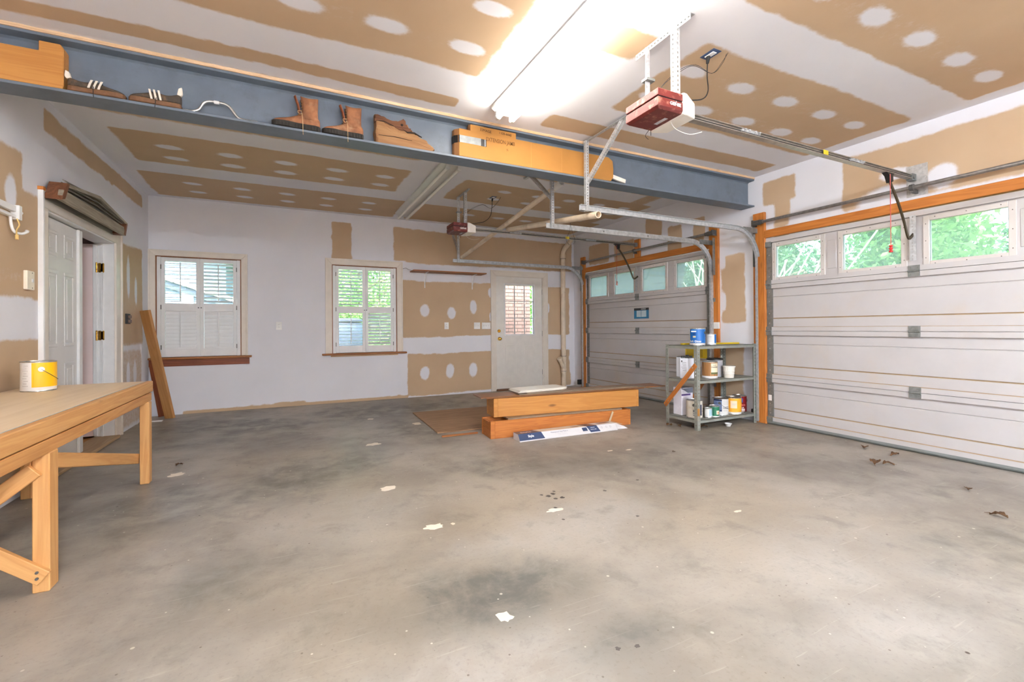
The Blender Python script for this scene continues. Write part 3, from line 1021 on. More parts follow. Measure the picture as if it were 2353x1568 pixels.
def garage_door(n, yc, label, wood_bits):
    root = struct(thing('door_%d' % n, (XR, yc, 0)), label)
    f, p, g, bk = XR - .012, XR + .016, XR + .024, XR + .05
    y0, y1 = yc - HALF, yc + HALF
    me_cache = {}
    for k in range(4):
        zb, zt = JOINTS[k], JOINTS[k + 1]
        sec = thing('door_section', (XR, yc, zb))
        sec.parent = root
        sec.matrix_parent_inverse = world_of(root).inverted()
        if k < 3:
            prof = [(f, zb + .002), (f, zb + .046), (f + .004, zb + .050), (p, zb + .050), (p, zb + .140), (g, zb + .146), (p, zb + .152),
                    (p, zt - .152), (g, zt - .146), (p, zt - .140), (p, zt - .050), (f + .004, zt - .050), (f, zt - .046), (f, zt - .002),
                    (bk, zt - .002), (bk, zb + .002)]
            bm = new_bm()
            prism(bm, [(a - XR, b) for a, b in prof], Matrix(((1, 0, 0, XR), (0, 0, 1, y0), (0, 1, 0, 0), (0, 0, 0, 1))), y1 - y0)
            for fc in bm.faces:
                c_ = fc.calc_center_median()
                if (abs(c_.z - zb - .146) < .005 and c_.x > p) or (abs(c_.z - zb - .050) < .004 and c_.x < p):
                    fc.material_index = 1
            box(bm, p + .020, bk - .004, y0, y1, zt - .004, zt + .004)
            o_ = obj('section_panel', bm, GDOOR, sec)
            o_.data.materials.append(LEDGE)
        else:
            zw0, zw1 = 1.688, 2.040
            wins = [(yc + s * a, yc + s * b) for s in (-1, 1) for a, b in ((.103, .585), (.80, 1.285))]
            wins = sorted((min(a, b), max(a, b)) for a, b in wins)
            bm = new_bm()
            box(bm, f, bk, y0, y1, zb + .002, zb + .048)
            box(bm, f, bk, y0, y1, zt - .05, zt - .002)
            box(bm, p, bk, y0, y1, zb + .048, zw0)
            box(bm, p, bk, y0, y1, zw1, zt - .05)
            e = [y0] + [v for w in wins for v in w] + [y1]
            for a, b in zip(e[::2], e[1::2]):
                box(bm, p, bk, a, b, zw0, zw1)
            obj('section_panel', bm, GDOOR, sec)
            for a, b in wins:
                wf = .045
                bm = new_bm()
                for d in ((a - wf, a, zw0 - wf, zw1 + wf), (b, b + wf, zw0 - wf, zw1 + wf), (a, b, zw0 - wf, zw0), (a, b, zw1, zw1 + wf)):
                    box(bm, p - .010, p + .004, *d)
                obj('window_frame', bm, FRAMEC, sec, bevel=.003)
                bx('pane', (p + .008, p + .012, a, b, zw0, zw1), HAZE, sec)
                bm = new_bm()
                for t in (.08, .5, .92):
                    for zz in (zw0 - wf * .55, zw1 + wf * .55):
                        yy = a + (b - a) * t
                        cyl(bm, (p - .008, yy, zz), (p - .0125, yy, zz), .004, 6)
                    zz = zw0 + (zw1 - zw0) * t
                    for yy in (a - wf * .55, b + wf * .55):
                        cyl(bm, (p - .008, yy, zz), (p - .0125, yy, zz), .004, 6)
                obj('frame_screws', bm, SCREW, sec)
            for a, b in zip([w[1] for w in wins[:-1]], [w[0] for w in wins[1:]]):
                if b - a > .205:
                    cc = (a + b) / 2
                    for u, v in (((cc - .045, cc + .045),) if abs(cc - yc) > .1 else ((a + .055, cc - .05), (cc + .05, b - .055))):
                        bx('embossed_panel', (p - .004, p + .002, u, v, zw0 + .03, zw1 - .03), GDOOR, sec, .003)
        # end stiles
        for a, b in ((y0, y0 + .078), (y1 - .078, y1)):
            bx('end_stile', (p - .007, p + .002, a, b, zb + .051, zt - .051), GALVD, sec)
            bm = new_bm()
            for zz in (zb + .09, zb + .20, zb + .34, zt - .09):
                cyl(bm, (p - .006, (a + b) / 2, zz), (p - .010, (a + b) / 2, zz), .006, 6)
            obj('stile_bolts', bm, TIN, sec)
    # hinges
    for z in JOINTS[1:4]:
        for yy, hw in ((yc, .042), (y0 + .04, .036), (y1 - .04, .036)):
            bm = new_bm()
            box(bm, f - .006, f, yy - hw, yy + hw, z - .050, z - .008)
            box(bm, f - .006, f, yy - hw, yy + hw, z + .008, z + .050)
            cyl(bm, (f - .010, yy - hw, z), (f - .010, yy + hw, z), .009, 8)
            for a in (-.6, .6):
                for zz in (-.03, .03):
                    cyl(bm, (f - .005, yy + a * hw, z + zz), (f - .010, yy + a * hw, z + zz), .006, 6)
            obj('hinge', bm, GALVD, root, angle=40)
    for yy in (y0 + .04, y1 - .04):
        bx('roller_bracket', (f - .012, f, yy - .035, yy + .035, 2.04, 2.10), GALVD, root)
        bx('corner_bracket', (f - .01, f + .02, yy - .04, yy + .04, .036, .085), GALVD, root)
    # drive stile for the opener arm
    me = perf_strip(.40, .045, .004, .028, .012, .009)
    obj('drive_stile', me, GALV, root, M=Matrix.Translation((f - .014, yc, 1.70)) @ Matrix.Rotation(-PI / 2, 4, 'Y'))
    # bottom seal
    bm = new_bm()
    prism(bm, [(-.012, .04), (.05, .04), (.05, .0), (.02, .0), (-.006, .006), (-.016, .02)], Matrix(((1, 0, 0, XR), (0, 0, 1, y0), (0, 1, 0, 0), (0, 0, 0, 1))), y1 - y0)
    obj('bottom_seal', bm, SEAL, root)
    # timber round the opening
    for nm, (p_, q_, w_, t_, m_) in wood_bits:
        if abs(q_[2] - p_[2]) > .1:
            w_, t_ = t_, w_
        plank(nm, p_, q_, w_, t_, m_, root)
    return root

def perf_strip(L, w, t, pitch, sl, sw):
    """punched steel strap along local x, width on y, thickness on z, with real slots"""
    bm = new_bm()
    n = max(1, int(L / pitch))
    xs = []
    for i in range(n):
        c = (i + .5) * L / n
        xs += [c - sl / 2, c + sl / 2]
    xs = [0] + xs + [L]
    ys = [-w / 2, -sw / 2, sw / 2, w / 2]
    V = {}
    for z in (0, 1):
        for i, x in enumerate(xs):
            for j, y in enumerate(ys):
                V[i, j, z] = bm.verts.new((x, y, (z - .5) * t))
    N = len(xs)
    hole = lambda i, j: j == 1 and i % 2 == 1
    for i in range(N - 1):
        for j in range(3):
            if hole(i, j):
                for (a, b), (c, d) in (((i, j), (i + 1, j)), ((i + 1, j), (i + 1, j + 1)), ((i + 1, j + 1), (i, j + 1)), ((i, j + 1), (i, j))):
                    bm.faces.new((V[a, b, 0], V[c, d, 0], V[c, d, 1], V[a, b, 1]))
                continue
            bm.faces.new((V[i, j, 1], V[i + 1, j, 1], V[i + 1, j + 1, 1], V[i, j + 1, 1]))
            bm.faces.new((V[i, j, 0], V[i, j + 1, 0], V[i + 1, j + 1, 0], V[i + 1, j, 0]))
    for i in range(N - 1):
        for j in (0, 3):
            bm.faces.new((V[i, j, 0], V[i + 1, j, 0], V[i + 1, j, 1], V[i, j, 1]))
    for j in range(3):
        for i in (0, N - 1):
            bm.faces.new((V[i, j, 0], V[i, j + 1, 0], V[i, j + 1, 1], V[i, j, 1]))
    return mesh_of(bm, 'punched_steel')

def perf_angle(name, p, q, up, parent, mat=None, w=.032, second=True):
    """punched angle iron from p to q; first leg lies across `up`, second leg stands along it"""
    M, L = frame_of(p, q, up)
    a = obj(name, perf_strip(L, w, .0025, .026, .012, .008), mat or GALV, parent, M=M)
    if second:
        M2 = M @ Matrix.Translation((0, w / 2, w / 2)) @ Matrix.Rotation(PI / 2, 4, 'X')
        obj(name, a.data if a.data else None, None, parent, M=M2)
    return a

T = .035
wa = [('jamb_board', ((XR - T / 2, YCA + HALF + .065, 0), (XR - T / 2, YCA + HALF + .065, 2.45), .13, T, JAMB)),
      ('jamb_board', ((XR - T / 2, YCA - HALF - .070, 0), (XR - T / 2, YCA - HALF - .070, 2.46), .14, T, JAMB)),
      ('header_board', ((XR - T / 2, YCA - HALF, 2.195), (XR - T / 2, YCA + HALF, 2.195), T, .085, JAMB)),
      ('center_block', ((XR - T / 2, 5.605, 2.237), (XR - T / 2, 5.605, 2.52), .12, T, JAMB))]
wb = [('jamb_board', ((XR - T / 2, YCB + HALF + .060, 0), (XR - T / 2, YCB + HALF + .060, 2.456), .145, T, JAMB)),
      ('jamb_board', ((XR - T / 2, YCB - HALF - .07, 0), (XR - T / 2, YCB - HALF - .07, 2.456), .14, T, JAMB)),
      ('header_board', ((XR - T / 2, YCB - HALF, 2.195), (XR - T / 2, YCB + HALF, 2.195), T, .088, JAMB))]
DA = garage_door(3, YCA, 'white sectional garage door in the far bay with four small windows', wa)
DB = garage_door(4, YCB, 'white sectional garage door in the near bay at the right edge', wb)

# ------------------------------------------------------------------ tracks
def arc_path(xv, zh, r, xend, zbot):
    pts = [(xv, 0, zbot)]
    cz, cx = zh - r, xv - r
    for k in range(13):
        a = k / 12 * PI / 2
        pts.append((cx + r * math.cos(a), 0, cz + r * math.sin(a)))
    pts.append((xend, 0, zh))
    return pts

def track(y, zh, xend, s, label, hangers):
    """s: +1 when the door lies towards +y"""
    root = thing('door_track', (4.93, y, 0), label, 'track', 'garage door tracks')
    prof = [(-.027, 0), (.027, 0), (.027, .028 * s), (.024, .028 * s), (.024, .003 * s), (-.024, .003 * s), (-.024, .028 * s), (-.027, .028 * s)]
    path = [(x, y, z) for x, _, z in arc_path(4.925, zh, .37, xend, .02)]
    bm = new_bm()
    sweep(bm, path, prof)
    obj('rail_channel', bm, GALV, root)
    # flag bracket at the bend
    bx('flag_bracket', (4.70, 4.965, y - .002, y + .002, zh - .03, zh + .03), GALVD, root)
    bx('flag_bracket', (4.90, 4.965, y - .030 * s, y - .026 * s, zh - .42, zh + .06), GALVD, root)
    for z in (.35, .95, 1.45):
        bx('track_bracket', (4.93, XR - .036, y - .016 * s - .014, y - .016 * s + .014, z, z + .05), GALVD, root)
    for x in (xend + .09, xend + .75, xend + 1.4):
        bm = new_bm()
        cyl(bm, (x, y - .006 * s, zh), (x, y + .002 * s, zh), .007, 6)
        obj('bolt', bm, STEELD, root)
    for h in hangers:
        perf_angle('hanger', *h, root)
    return root

ZT = 2.245
track(3.535, 2.250, 2.43, -1, 'galvanized track curving down beside the steel shelf, end braced to ceiling',
      [((2.50, 3.535, 2.22), (2.50, 3.535, HC - .015), (1, 0, 0)), ((2.52, 3.575, HC - .02), (2.52, 2.90, HC - .02), (0, 0, 1)), ((2.515, 3.54, 2.50), (2.515, 3.02, HC - .02), (1, 0, 0))])
track(4.158, 2.215, 2.44, 1, 'galvanized track right of the far garage door carrying a plastic pipe',
      [((2.48, 4.13, 2.19), (2.48, 4.13, HC - .01), (1, 0, 0)), ((2.49, 4.15, 2.50), (2.49, 4.62, HC - .01), (1, 0, 0)), ((2.50, 4.05, HC - .02), (2.50, 4.75, HC - .02), (0, 0, 1))])
track(7.085, 2.235, 2.39, -1, 'galvanized track along the back wall above the entry door',
      [((2.47, 7.085, 2.21), (2.47, 7.085, HC - .01), (1, 0, 0)), ((2.47, 7.10, 2.42), (2.47, 7.35, HC - .2), (1, 0, 0))])
track(.575, 2.250, 2.43, 1, 'galvanized track on the near side of the right-hand garage door',
      [((2.50, .575, 2.22), (2.50, .575, HC - .015), (1, 0, 0))])

def torsion(y0, y1, z, label, plate):
    root = thing('torsion_tube', (4.885, (y0 + y1) / 2, z), label, 'torsion tube', 'torsion tubes above the garage doors')
    bm = new_bm()
    cyl(bm, (4.885, y0, z), (4.885, y1, z), .017, 14)
    obj('spring_tube', bm, metal('tube_steel', lin(150, 148, 146), .35, metallic=.8), root, angle=40)
    for yy, s in ((y0, 1), (y1, -1)):
        bm = new_bm()
        cyl(bm, (4.885, yy, z), (4.885, yy + s * .085, z), .030, 16)
        cyl(bm, (4.885, yy + s * .085, z), (4.885, yy + s * .12, z), .024, 16)
        box(bm, 4.86, XR - .03, yy - .008, yy + .008, z - .035, z + .035)
        obj('cable_drum', bm, STEELD, root, angle=40)
    yc = (y0 + y1) / 2
    bm = new_bm()
    cyl(bm, (4.885, plate - .014, z), (4.885, plate + .014, z), .028, 16)
    box(bm, 4.885, XR - .004, plate - .010, plate + .010, z - .045, z - .012)
    obj('center_bearing', bm, STEELD, root, angle=40)
    return root
torsion(.60, 3.545, 2.332, 'grey steel torsion tube over the near right-hand garage door', 2.03)
torsion(4.11, 7.01, 2.335, 'grey steel torsion tube over the far garage door', 5.605)
PLATE = metal('plate_zinc', lin(190, 188, 186), .5, metallic=.35)
bm = new_bm()
box(bm, XR - .006, XR, 1.955, 2.105, 2.27, 2.545)
for yy in (1.975, 2.085):
    for zz in (2.30, 2.42, 2.52):
        cyl(bm, (XR - .005, yy, zz), (XR - .012, yy, zz), .007, 6)
tag(obj('mounting_plate', bm, PLATE), 'square zinc mounting plate on wall where the opener rail ends', 'plate')
# ================================================================== OVERHEAD
# ------------------------------------------------------------------ steel beam
ZF0, ZF1 = 2.553, 2.570          # lower flange
def steel_beam():
    y0, y1, yw = 3.592, 3.772, 3.682
    zt = 2.880
    root = thing('steel_beam', (1.65, yw, ZF0), 'blue-grey painted steel I-beam spanning the garage under the ceiling', 'beam')
    bm = new_bm()
    prof = [(y0, ZF0), (y1, ZF0), (y1, ZF1), (yw + .02, ZF1 + .004), (yw + .006, ZF1 + .016), (yw + .006, zt - .033), (yw + .02, zt - .021), (y1, zt - .017), (y1, zt), (y0, zt),
            (y0, zt - .017), (yw - .02, zt - .021), (yw - .006, zt - .033), (yw - .006, ZF1 + .016), (yw - .02, ZF1 + .004), (y0, ZF1)]
    prism(bm, prof, Matrix(((0, 0, 1, XL), (1, 0, 0, 0), (0, 1, 0, 0), (0, 0, 0, 1))), XR - XL)
    obj('beam_profile', bm, BEAM, root, bevel=.0015)
    # timber nailer with ragged front edge
    bm = new_bm()
    n = 120
    pts = []
    r = random.Random(5)
    for i in range(n + 1):
        x = XL + (XR - XL) * i / n
        pts.append((x, y0 - .004 - .006 * r.random()))
    prism(bm, pts + [(XR, y1), (XL, y1)], Matrix.Translation((0, 0, zt)), HC - zt)
    obj('nailer_plate', bm, wood('nailer_pale', lin(224, 194, 160), lin(192, 154, 114), 'X', .2), root)
steel_beam()

# ------------------------------------------------------------------ fluorescent fixtures
TUBE_ON = emit_mat('lit_tube', TUBE_COLOR, TUBE_STRENGTH)
TUBE_FILL = emit_mat('added_fill_tube', FILL_TUBE_COLOR, FILL_TUBE_STRENGTH)
TUBE_OFF = paint('unlit_tube', lin(238, 234, 226), .25, var=.02)
FIX = paint('fixture_white', lin(206, 204, 200), .4, var=.03)

def strip_light(xc, y0, y1, lit, label):
    root = thing('fluorescent_light', (xc, (y0 + y1) / 2, HC), label, 'ceiling light', 'fluorescent strip lights')
    zt = HC - .001
    bm = new_bm()
    prof = [(-.112, 0), (.112, 0), (.112, -.022), (.055, -.060), (-.055, -.060), (-.112, -.022)]
    prism(bm, prof, Matrix(((1, 0, 0, xc), (0, 0, 1, y0), (0, 1, 0, zt), (0, 0, 0, 1))), y1 - y0)
    obj('housing', bm, FIX, root, bevel=.003)
    for s in (-1, 1):
        bm = new_bm()
        cyl(bm, (xc + s * .062, y0 + .035, zt - .088), (xc + s * .062, y1 - .035, zt - .088), .019, 12)
        obj('tube', bm, {0: TUBE_OFF, 1: TUBE_ON, 2: TUBE_FILL}[lit], root, angle=40)
        for yy, d in ((y0, 1), (y1, -1)):
            bm = new_bm()
            cyl(bm, (xc + s * .062, yy + d * .005, zt - .088), (xc + s * .062, yy + d * .036, zt - .088), .022, 12)
            box(bm, xc + s * .062 - .018, xc + s * .062 + .018, min(yy, yy + d * .03), max(yy, yy + d * .03), zt - .09, zt - .04)
            obj('lamp_holder', bm, FIX, root, angle=40)
    return root
strip_light(1.56, .88, 3.32, 1, 'lit fluorescent strip light on the ceiling in front of the beam')
strip_light(1.555, 4.55, 6.98, 0, 'unlit fluorescent strip light on the ceiling behind the beam')
strip_light(.9, -5.2, -2.76, 2, 'added unseen fill light on the ceiling behind the viewer')  # added fixture, never in view; its light lifts the back of the room

# ------------------------------------------------------------------ garage door openers
LOGO = paint('logo_white', lin(246, 244, 240), .4)
RAILM = metal('rail_steel', lin(168, 160, 150), .38, metallic=.75)
WIRE = paint('cord_black', lin(30, 27, 25), .5)
WIREW = paint('wire_white', lin(232, 226, 214), .5)

def opener(yc, near, label, release):
    root = thing('garage_door_opener', (2.0, yc, 2.36), label, 'door opener', 'garage door openers')
    x0, xm, x1 = 1.855, 2.044, 2.170
    y0, y1 = yc - .136, yc + .136
    z0, z1 = 2.362, 2.476
    bm = new_bm()
    # lower tray with chamfered underside and upper shell with a gap line
    c = .014
    def shell(za, zb, ch):
        ring_ = lambda z, i: [bm.verts.new(v) for v in ((x0 + i, y0 + i, z), (xm, y0 + i, z), (xm, y1 - i, z), (x0 + i, y1 - i, z))]
        rs = [ring_(za, ch), ring_(za + ch, 0), ring_(zb - .006, 0), ring_(zb, .006)]
        for a, b in zip(rs, rs[1:]):
            bridge(bm, a, b)
        bm.faces.new(rs[0][::-1])
        bm.faces.new(rs[-1])
    shell(z0, z0 + .066, c)
    shell(z0 + .070, z1, .002)
    obj('motor_housing', bm, MAROON, root, bevel=.003)
    bx('housing_core', (x0 + .006, xm, y0 + .006, y1 - .006, z0 + .06, z0 + .075), BLACK, root)
    # translucent light cover, tapering towards the rail
    bm = new_bm()
    a = [bm.verts.new(v) for v in ((xm, y0 - .004, z0 - .002), (xm, y1 + .004, z0 - .002), (xm, y1 + .004, z1 + .010), (xm, y0 - .004, z1 + .010))]
    m_ = [bm.verts.new(v) for v in ((xm + .03, y0 - .004, z0 - .004), (xm + .03, y1 + .004, z0 - .004), (xm + .03, y1 + .004, z1 + .008), (xm + .03, y0 - .004, z1 + .008))]
    b = [bm.verts.new(v) for v in ((x1, y0 + .025, z0 + .003), (x1, y1 - .025, z0 + .003), (x1, y1 - .025, z1 - .02), (x1, y0 + .025, z1 - .02))]
    bridge(bm, a, m_)
    bridge(bm, m_, b)
    bm.faces.new(a[::-1])
    bm.faces.new(b)
    obj('light_cover', bm, LENS, root, bevel=.008, seg=2)
    text('GENIE', .026, FM(((xm + x0) / 2 + .036, y0 - .0015, z0 + .040), '-y'), LOGO, root, bold=.0005, sx=1.2, name='logo')
    bx('logo_spark', ((xm + x0) / 2 + .040, (xm + x0) / 2 + .043, y0 - .0018, y0 - .0004, z0 + .050, z0 + .060), LOGO, root)
    bx('label_plate', (xm - .055, xm - .030, yc - .05, yc + .04, z0 - .0012, z0 + .001), paint('label_grey', lin(190, 190, 196), .4), root)
    # straps up to the ceiling angle
    xs = 2.03
    perf_angle('ceiling_angle', (xs, yc - .21, HC - .022), (xs, yc + .24, HC - .022), (1, 0, 0), root, w=.036)
    for yy in (yc - .095, yc + .115):
        perf_angle('strap', (xs - .018, yy, z1 - .01), (xs - .018, yy, HC - .03), (1, 0, 0) if yy < yc else (0, 1, 0), root, w=.036)
    bx('strap_clip', (xs - .045, xs + .02, yc + .09, yc + .14, 2.66, 2.675), GALVD, root)
    # rail with trolley
    zr = 2.432
    bm = new_bm()
    prism(bm, [(-.022, -.016), (.022, -.016), (.022, -.010), (.006, -.008), (.006, .014), (.020, .016), (.020, .022), (-.020, .022), (-.020, .016), (-.006, .014), (-.006, -.008), (-.022, -.010)],
          Matrix(((0, 0, 1, x1 - .02), (1, 0, 0, yc), (0, 1, 0, zr), (0, 0, 0, 1))), 4.945 - x1 + .02)
    obj('rail', bm, RAILM, root)
    bm = new_bm()
    cyl(bm, (x1, yc - .012, zr - .003), (4.9, yc - .012, zr - .003), .005, 6)
    obj('chain', bm, BLACK, root)
    for x in (2.79, 4.05):
        bm = new_bm()
        box(bm, x - .09, x + .09, yc - .026, yc + .026, zr - .006, zr + .010)
        for k in (-.07, -.03, .03, .07):
            cyl(bm, (x + k, yc - .024, zr + .004), (x + k, yc - .040, zr + .004), .007, 6)
        obj('rail_splice', bm, GALV, root)
    bx('rail_sticker', (3.60, 3.66, yc - .0245, yc - .0225, zr - .012, zr + .020), YELP, root)
    bm = new_bm()
    box(bm, 4.90, XR - .008, yc - .022, yc + .022, zr - .028, zr + .030)
    cyl(bm, (4.925, yc - .03, zr), (4.925, yc + .03, zr), .012, 10)
    obj('header_bracket', bm, GALVD, root)
    # trolley + arm
    bm = new_bm()
    xt = 4.565
    prism(bm, [(xt - .085, zr - .012), (xt + .06, zr - .012), (xt + .03, zr - .03), (xt + .03, zr - .085), (xt + .0, zr - .095), (xt - .03, zr - .04)],
          Matrix(((1, 0, 0, 0), (0, 0, -1, yc + .02), (0, 1, 0, 0), (0, 0, 0, 1))), .04)
    obj('trolley', bm, BLACK, root, bevel=.003)
    bm = new_bm()
    ARMM = paint('arm_bronze', lin(74, 62, 44), .45, .4)
    path = spline([(xt + .012, yc, zr - .08), (4.70, yc, 2.20), (4.80, yc, 2.04), (4.855, yc, 1.925), (4.885, yc, 1.893), (4.915, yc, 1.903), (4.962, yc, 1.935)], 5)
    sweep(bm, path, [(-.011, -.006), (.011, -.006), (.011, .006), (-.011, .006)])
    obj('door_arm', bm, ARMM, root)
    # release cord
    bm = new_bm()
    cyl(bm, (xt - .045, yc - .03, zr - .035), (xt - .045, yc - .03, release + .03), .0028, 6)
    obj('release_cord', bm, paint('cord_red', lin(196, 84, 76), .6), root)
    bm = new_bm()
    lathe(bm, [(.004, .036), (.013, .034), (.014, .026), (.008, .022), (.008, .016), (.014, .012), (.014, .002), (.008, -.002), (.008, -.008), (.014, -.012), (.014, -.024), (.004, -.026)],
          (xt - .045, yc - .03, release), 12)
    obj('release_handle', bm, REDP if near else paint('red_faded', lin(196, 120, 104), .5), root, angle=35)
    # antenna and tell-tale wires under the head
    bm = new_bm()
    tube(bm, spline([(xm + .01, yc - .03, z0), (xm + .03, yc - .05, z0 - .05), (xm + .10, yc - .09, z0 - .085), (xm + .17, yc - .12, z0 - .07)], 5), .0018, 5)
    obj('antenna_wire', bm, WIREW, root)
    bm = new_bm()
    tube(bm, [(xm - .005, yc + .12, z0 + .01), (xm - .002, yc + .122, z0 - .03)], .002, 5)
    tube(bm, spline([(xm - .02, yc + .12, z0), (xm - .04, yc + .13, z0 - .035), (xm - .01, yc + .135, z0 - .05)], 4), .0015, 5)
    obj('loose_wire', bm, WIRE, root)
    return root
opener(2.055, True, 'dusty maroon garage door opener hanging in the near bay by the lit tube', 1.765)
opener(5.605, False, 'dark maroon garage door opener hanging in the far bay behind the beam', 1.80)

# ------------------------------------------------------------------ ceiling outlets and cords
def ceiling_outlet(x, y, yo, label, lab2):
    r = thing('ceiling_outlet', (x, y, HC), label, 'outlet', 'ceiling outlets for the openers')
    bx('outlet_box', (x - .035, x + .035, y - .055, y + .055, HC - .003, HC), paint('outlet_blue', lin(64, 84, 120), .5), r)
    bx('outlet_face', (x - .017, x + .017, y - .035, y + .035, HC - .008, HC - .003), WHITE, r, .002)
    c = thing('power_cord', (x, y, HC - .01), lab2, 'cord')
    bm = new_bm()
    cyl(bm, (x, y + .018, HC - .008), (x - .004, y + .022, HC - .05), .014, 10, .009)
    obj('plug', bm, BLACK, c, angle=40)
    bm = new_bm()
    tube(bm, spline([(x - .004, y + .022, HC - .05), (x - .01, y + .02, HC - .14), (x - .05, y - .02, HC - .26), (x - .16, yo - .05, HC - .36), (2.18, yo - .06, 2.50), (2.04, yo - .02, 2.475)], 7), .004, 6)
    obj('cable', bm, WIRE, c)
    w = thing('bell_wire', (x + .1, y, HC), 'thin two-strand wire looping from ceiling to ' + ('near' if yo < 4 else 'far') + ' opener', 'wire')
    bm = new_bm()
    for d in (0, .012):
        tube(bm, spline([(x + .09, y - .06 + d, HC), (x + .05, y - .05, HC - .06 - d), (x - .06, y - .06, HC - .17), (x - .16, y - .02 + d, HC - .12), (2.15, yo, HC - .20 - d), (2.06, yo + .06, 2.60), (2.03, yo + .06, 2.476)], 6), .0016, 5)
    obj('wire_pair', bm, WIRE, w)
ceiling_outlet(2.465, 2.08, 2.055, 'open ceiling outlet box over the near garage door opener', 'black power cord hanging from outlet to near garage door opener')
ceiling_outlet(2.48, 5.645, 5.605, 'ceiling outlet over the far garage door opener behind the beam', 'black power cord hanging from outlet to far garage door opener')

# ------------------------------------------------------------------ loose plastic pipes stored overhead
def pipe(p, q, r, label, coupling):
    root = thing('plastic_pipe', p, label, 'pipe')
    M, L = frame_of(p, q)
    bm = new_bm()
    n = 18
    o0, o1 = ring(bm, M, r, n, 0), ring(bm, M, r, n, L)
    i0, i1 = ring(bm, M, r * .86, n, 0), ring(bm, M, r * .86, n, L)
    bridge(bm, o0, o1); bridge(bm, i0, i1); bridge(bm, o0, i0); bridge(bm, o1, i1)
    obj('pipe_wall', bm, PVC, root, angle=40)
    if coupling:
        bm = new_bm()
        a, b = ring(bm, M, r * 1.18, n, -.07), ring(bm, M, r * 1.18, n, .06)
        c, d = ring(bm, M, r * .95, n, -.07), ring(bm, M, r * .95, n, .06)
        bridge(bm, a, b); bridge(bm, c, d); bridge(bm, a, c); bridge(bm, b, d)
        obj('coupling', bm, WHITE, root, angle=40)
pipe((2.655, 4.26, 2.695), (2.555, 7.10, 2.302), .030, 'long plastic pipe with white coupling lying across the far opener rail', True)
pipe((2.55, 3.40, 2.165), (2.70, 5.64, 2.480), .031, 'open-ended plastic pipe poking out under the near track', False)
bm = new_bm()
tube(bm, spline([(2.57, 3.9, 2.20), (2.60, 3.9, 2.10), (2.64, 3.92, 2.02), (2.60, 3.9, 1.98)], 6), .0014, 5)
tube(bm, spline([(2.57, 3.9, 2.20), (2.55, 3.88, 2.11), (2.52, 3.9, 2.02), (2.56, 3.9, 1.97)], 6), .0014, 5)
tag(obj('loose_wire', bm, WIRE), 'thin bent wire dangling from the open-ended plastic pipe', 'wire')

# ------------------------------------------------------------------ things stored on the beam's lower flange
ZB = ZF1
def notched_timber():
    r = thing('notched_timber', (-1.4, 3.63, ZB), 'notched end of a thick pine timber at the left end of the beam', 'timber')
    bm = new_bm()
    prism(bm, [(-1.664, ZB), (-1.215, ZB), (-1.208, ZB + .02), (-1.207, 2.81), (-1.222, 2.836), (-1.318, 2.836), (-1.318, 2.777), (-1.664, 2.777)],
          Matrix(((1, 0, 0, 0), (0, 0, -1, 3.672), (0, 1, 0, 0), (0, 0, 0, 1))), .076)
    obj('timber', bm, PINE_X, r, bevel=.004)
notched_timber()

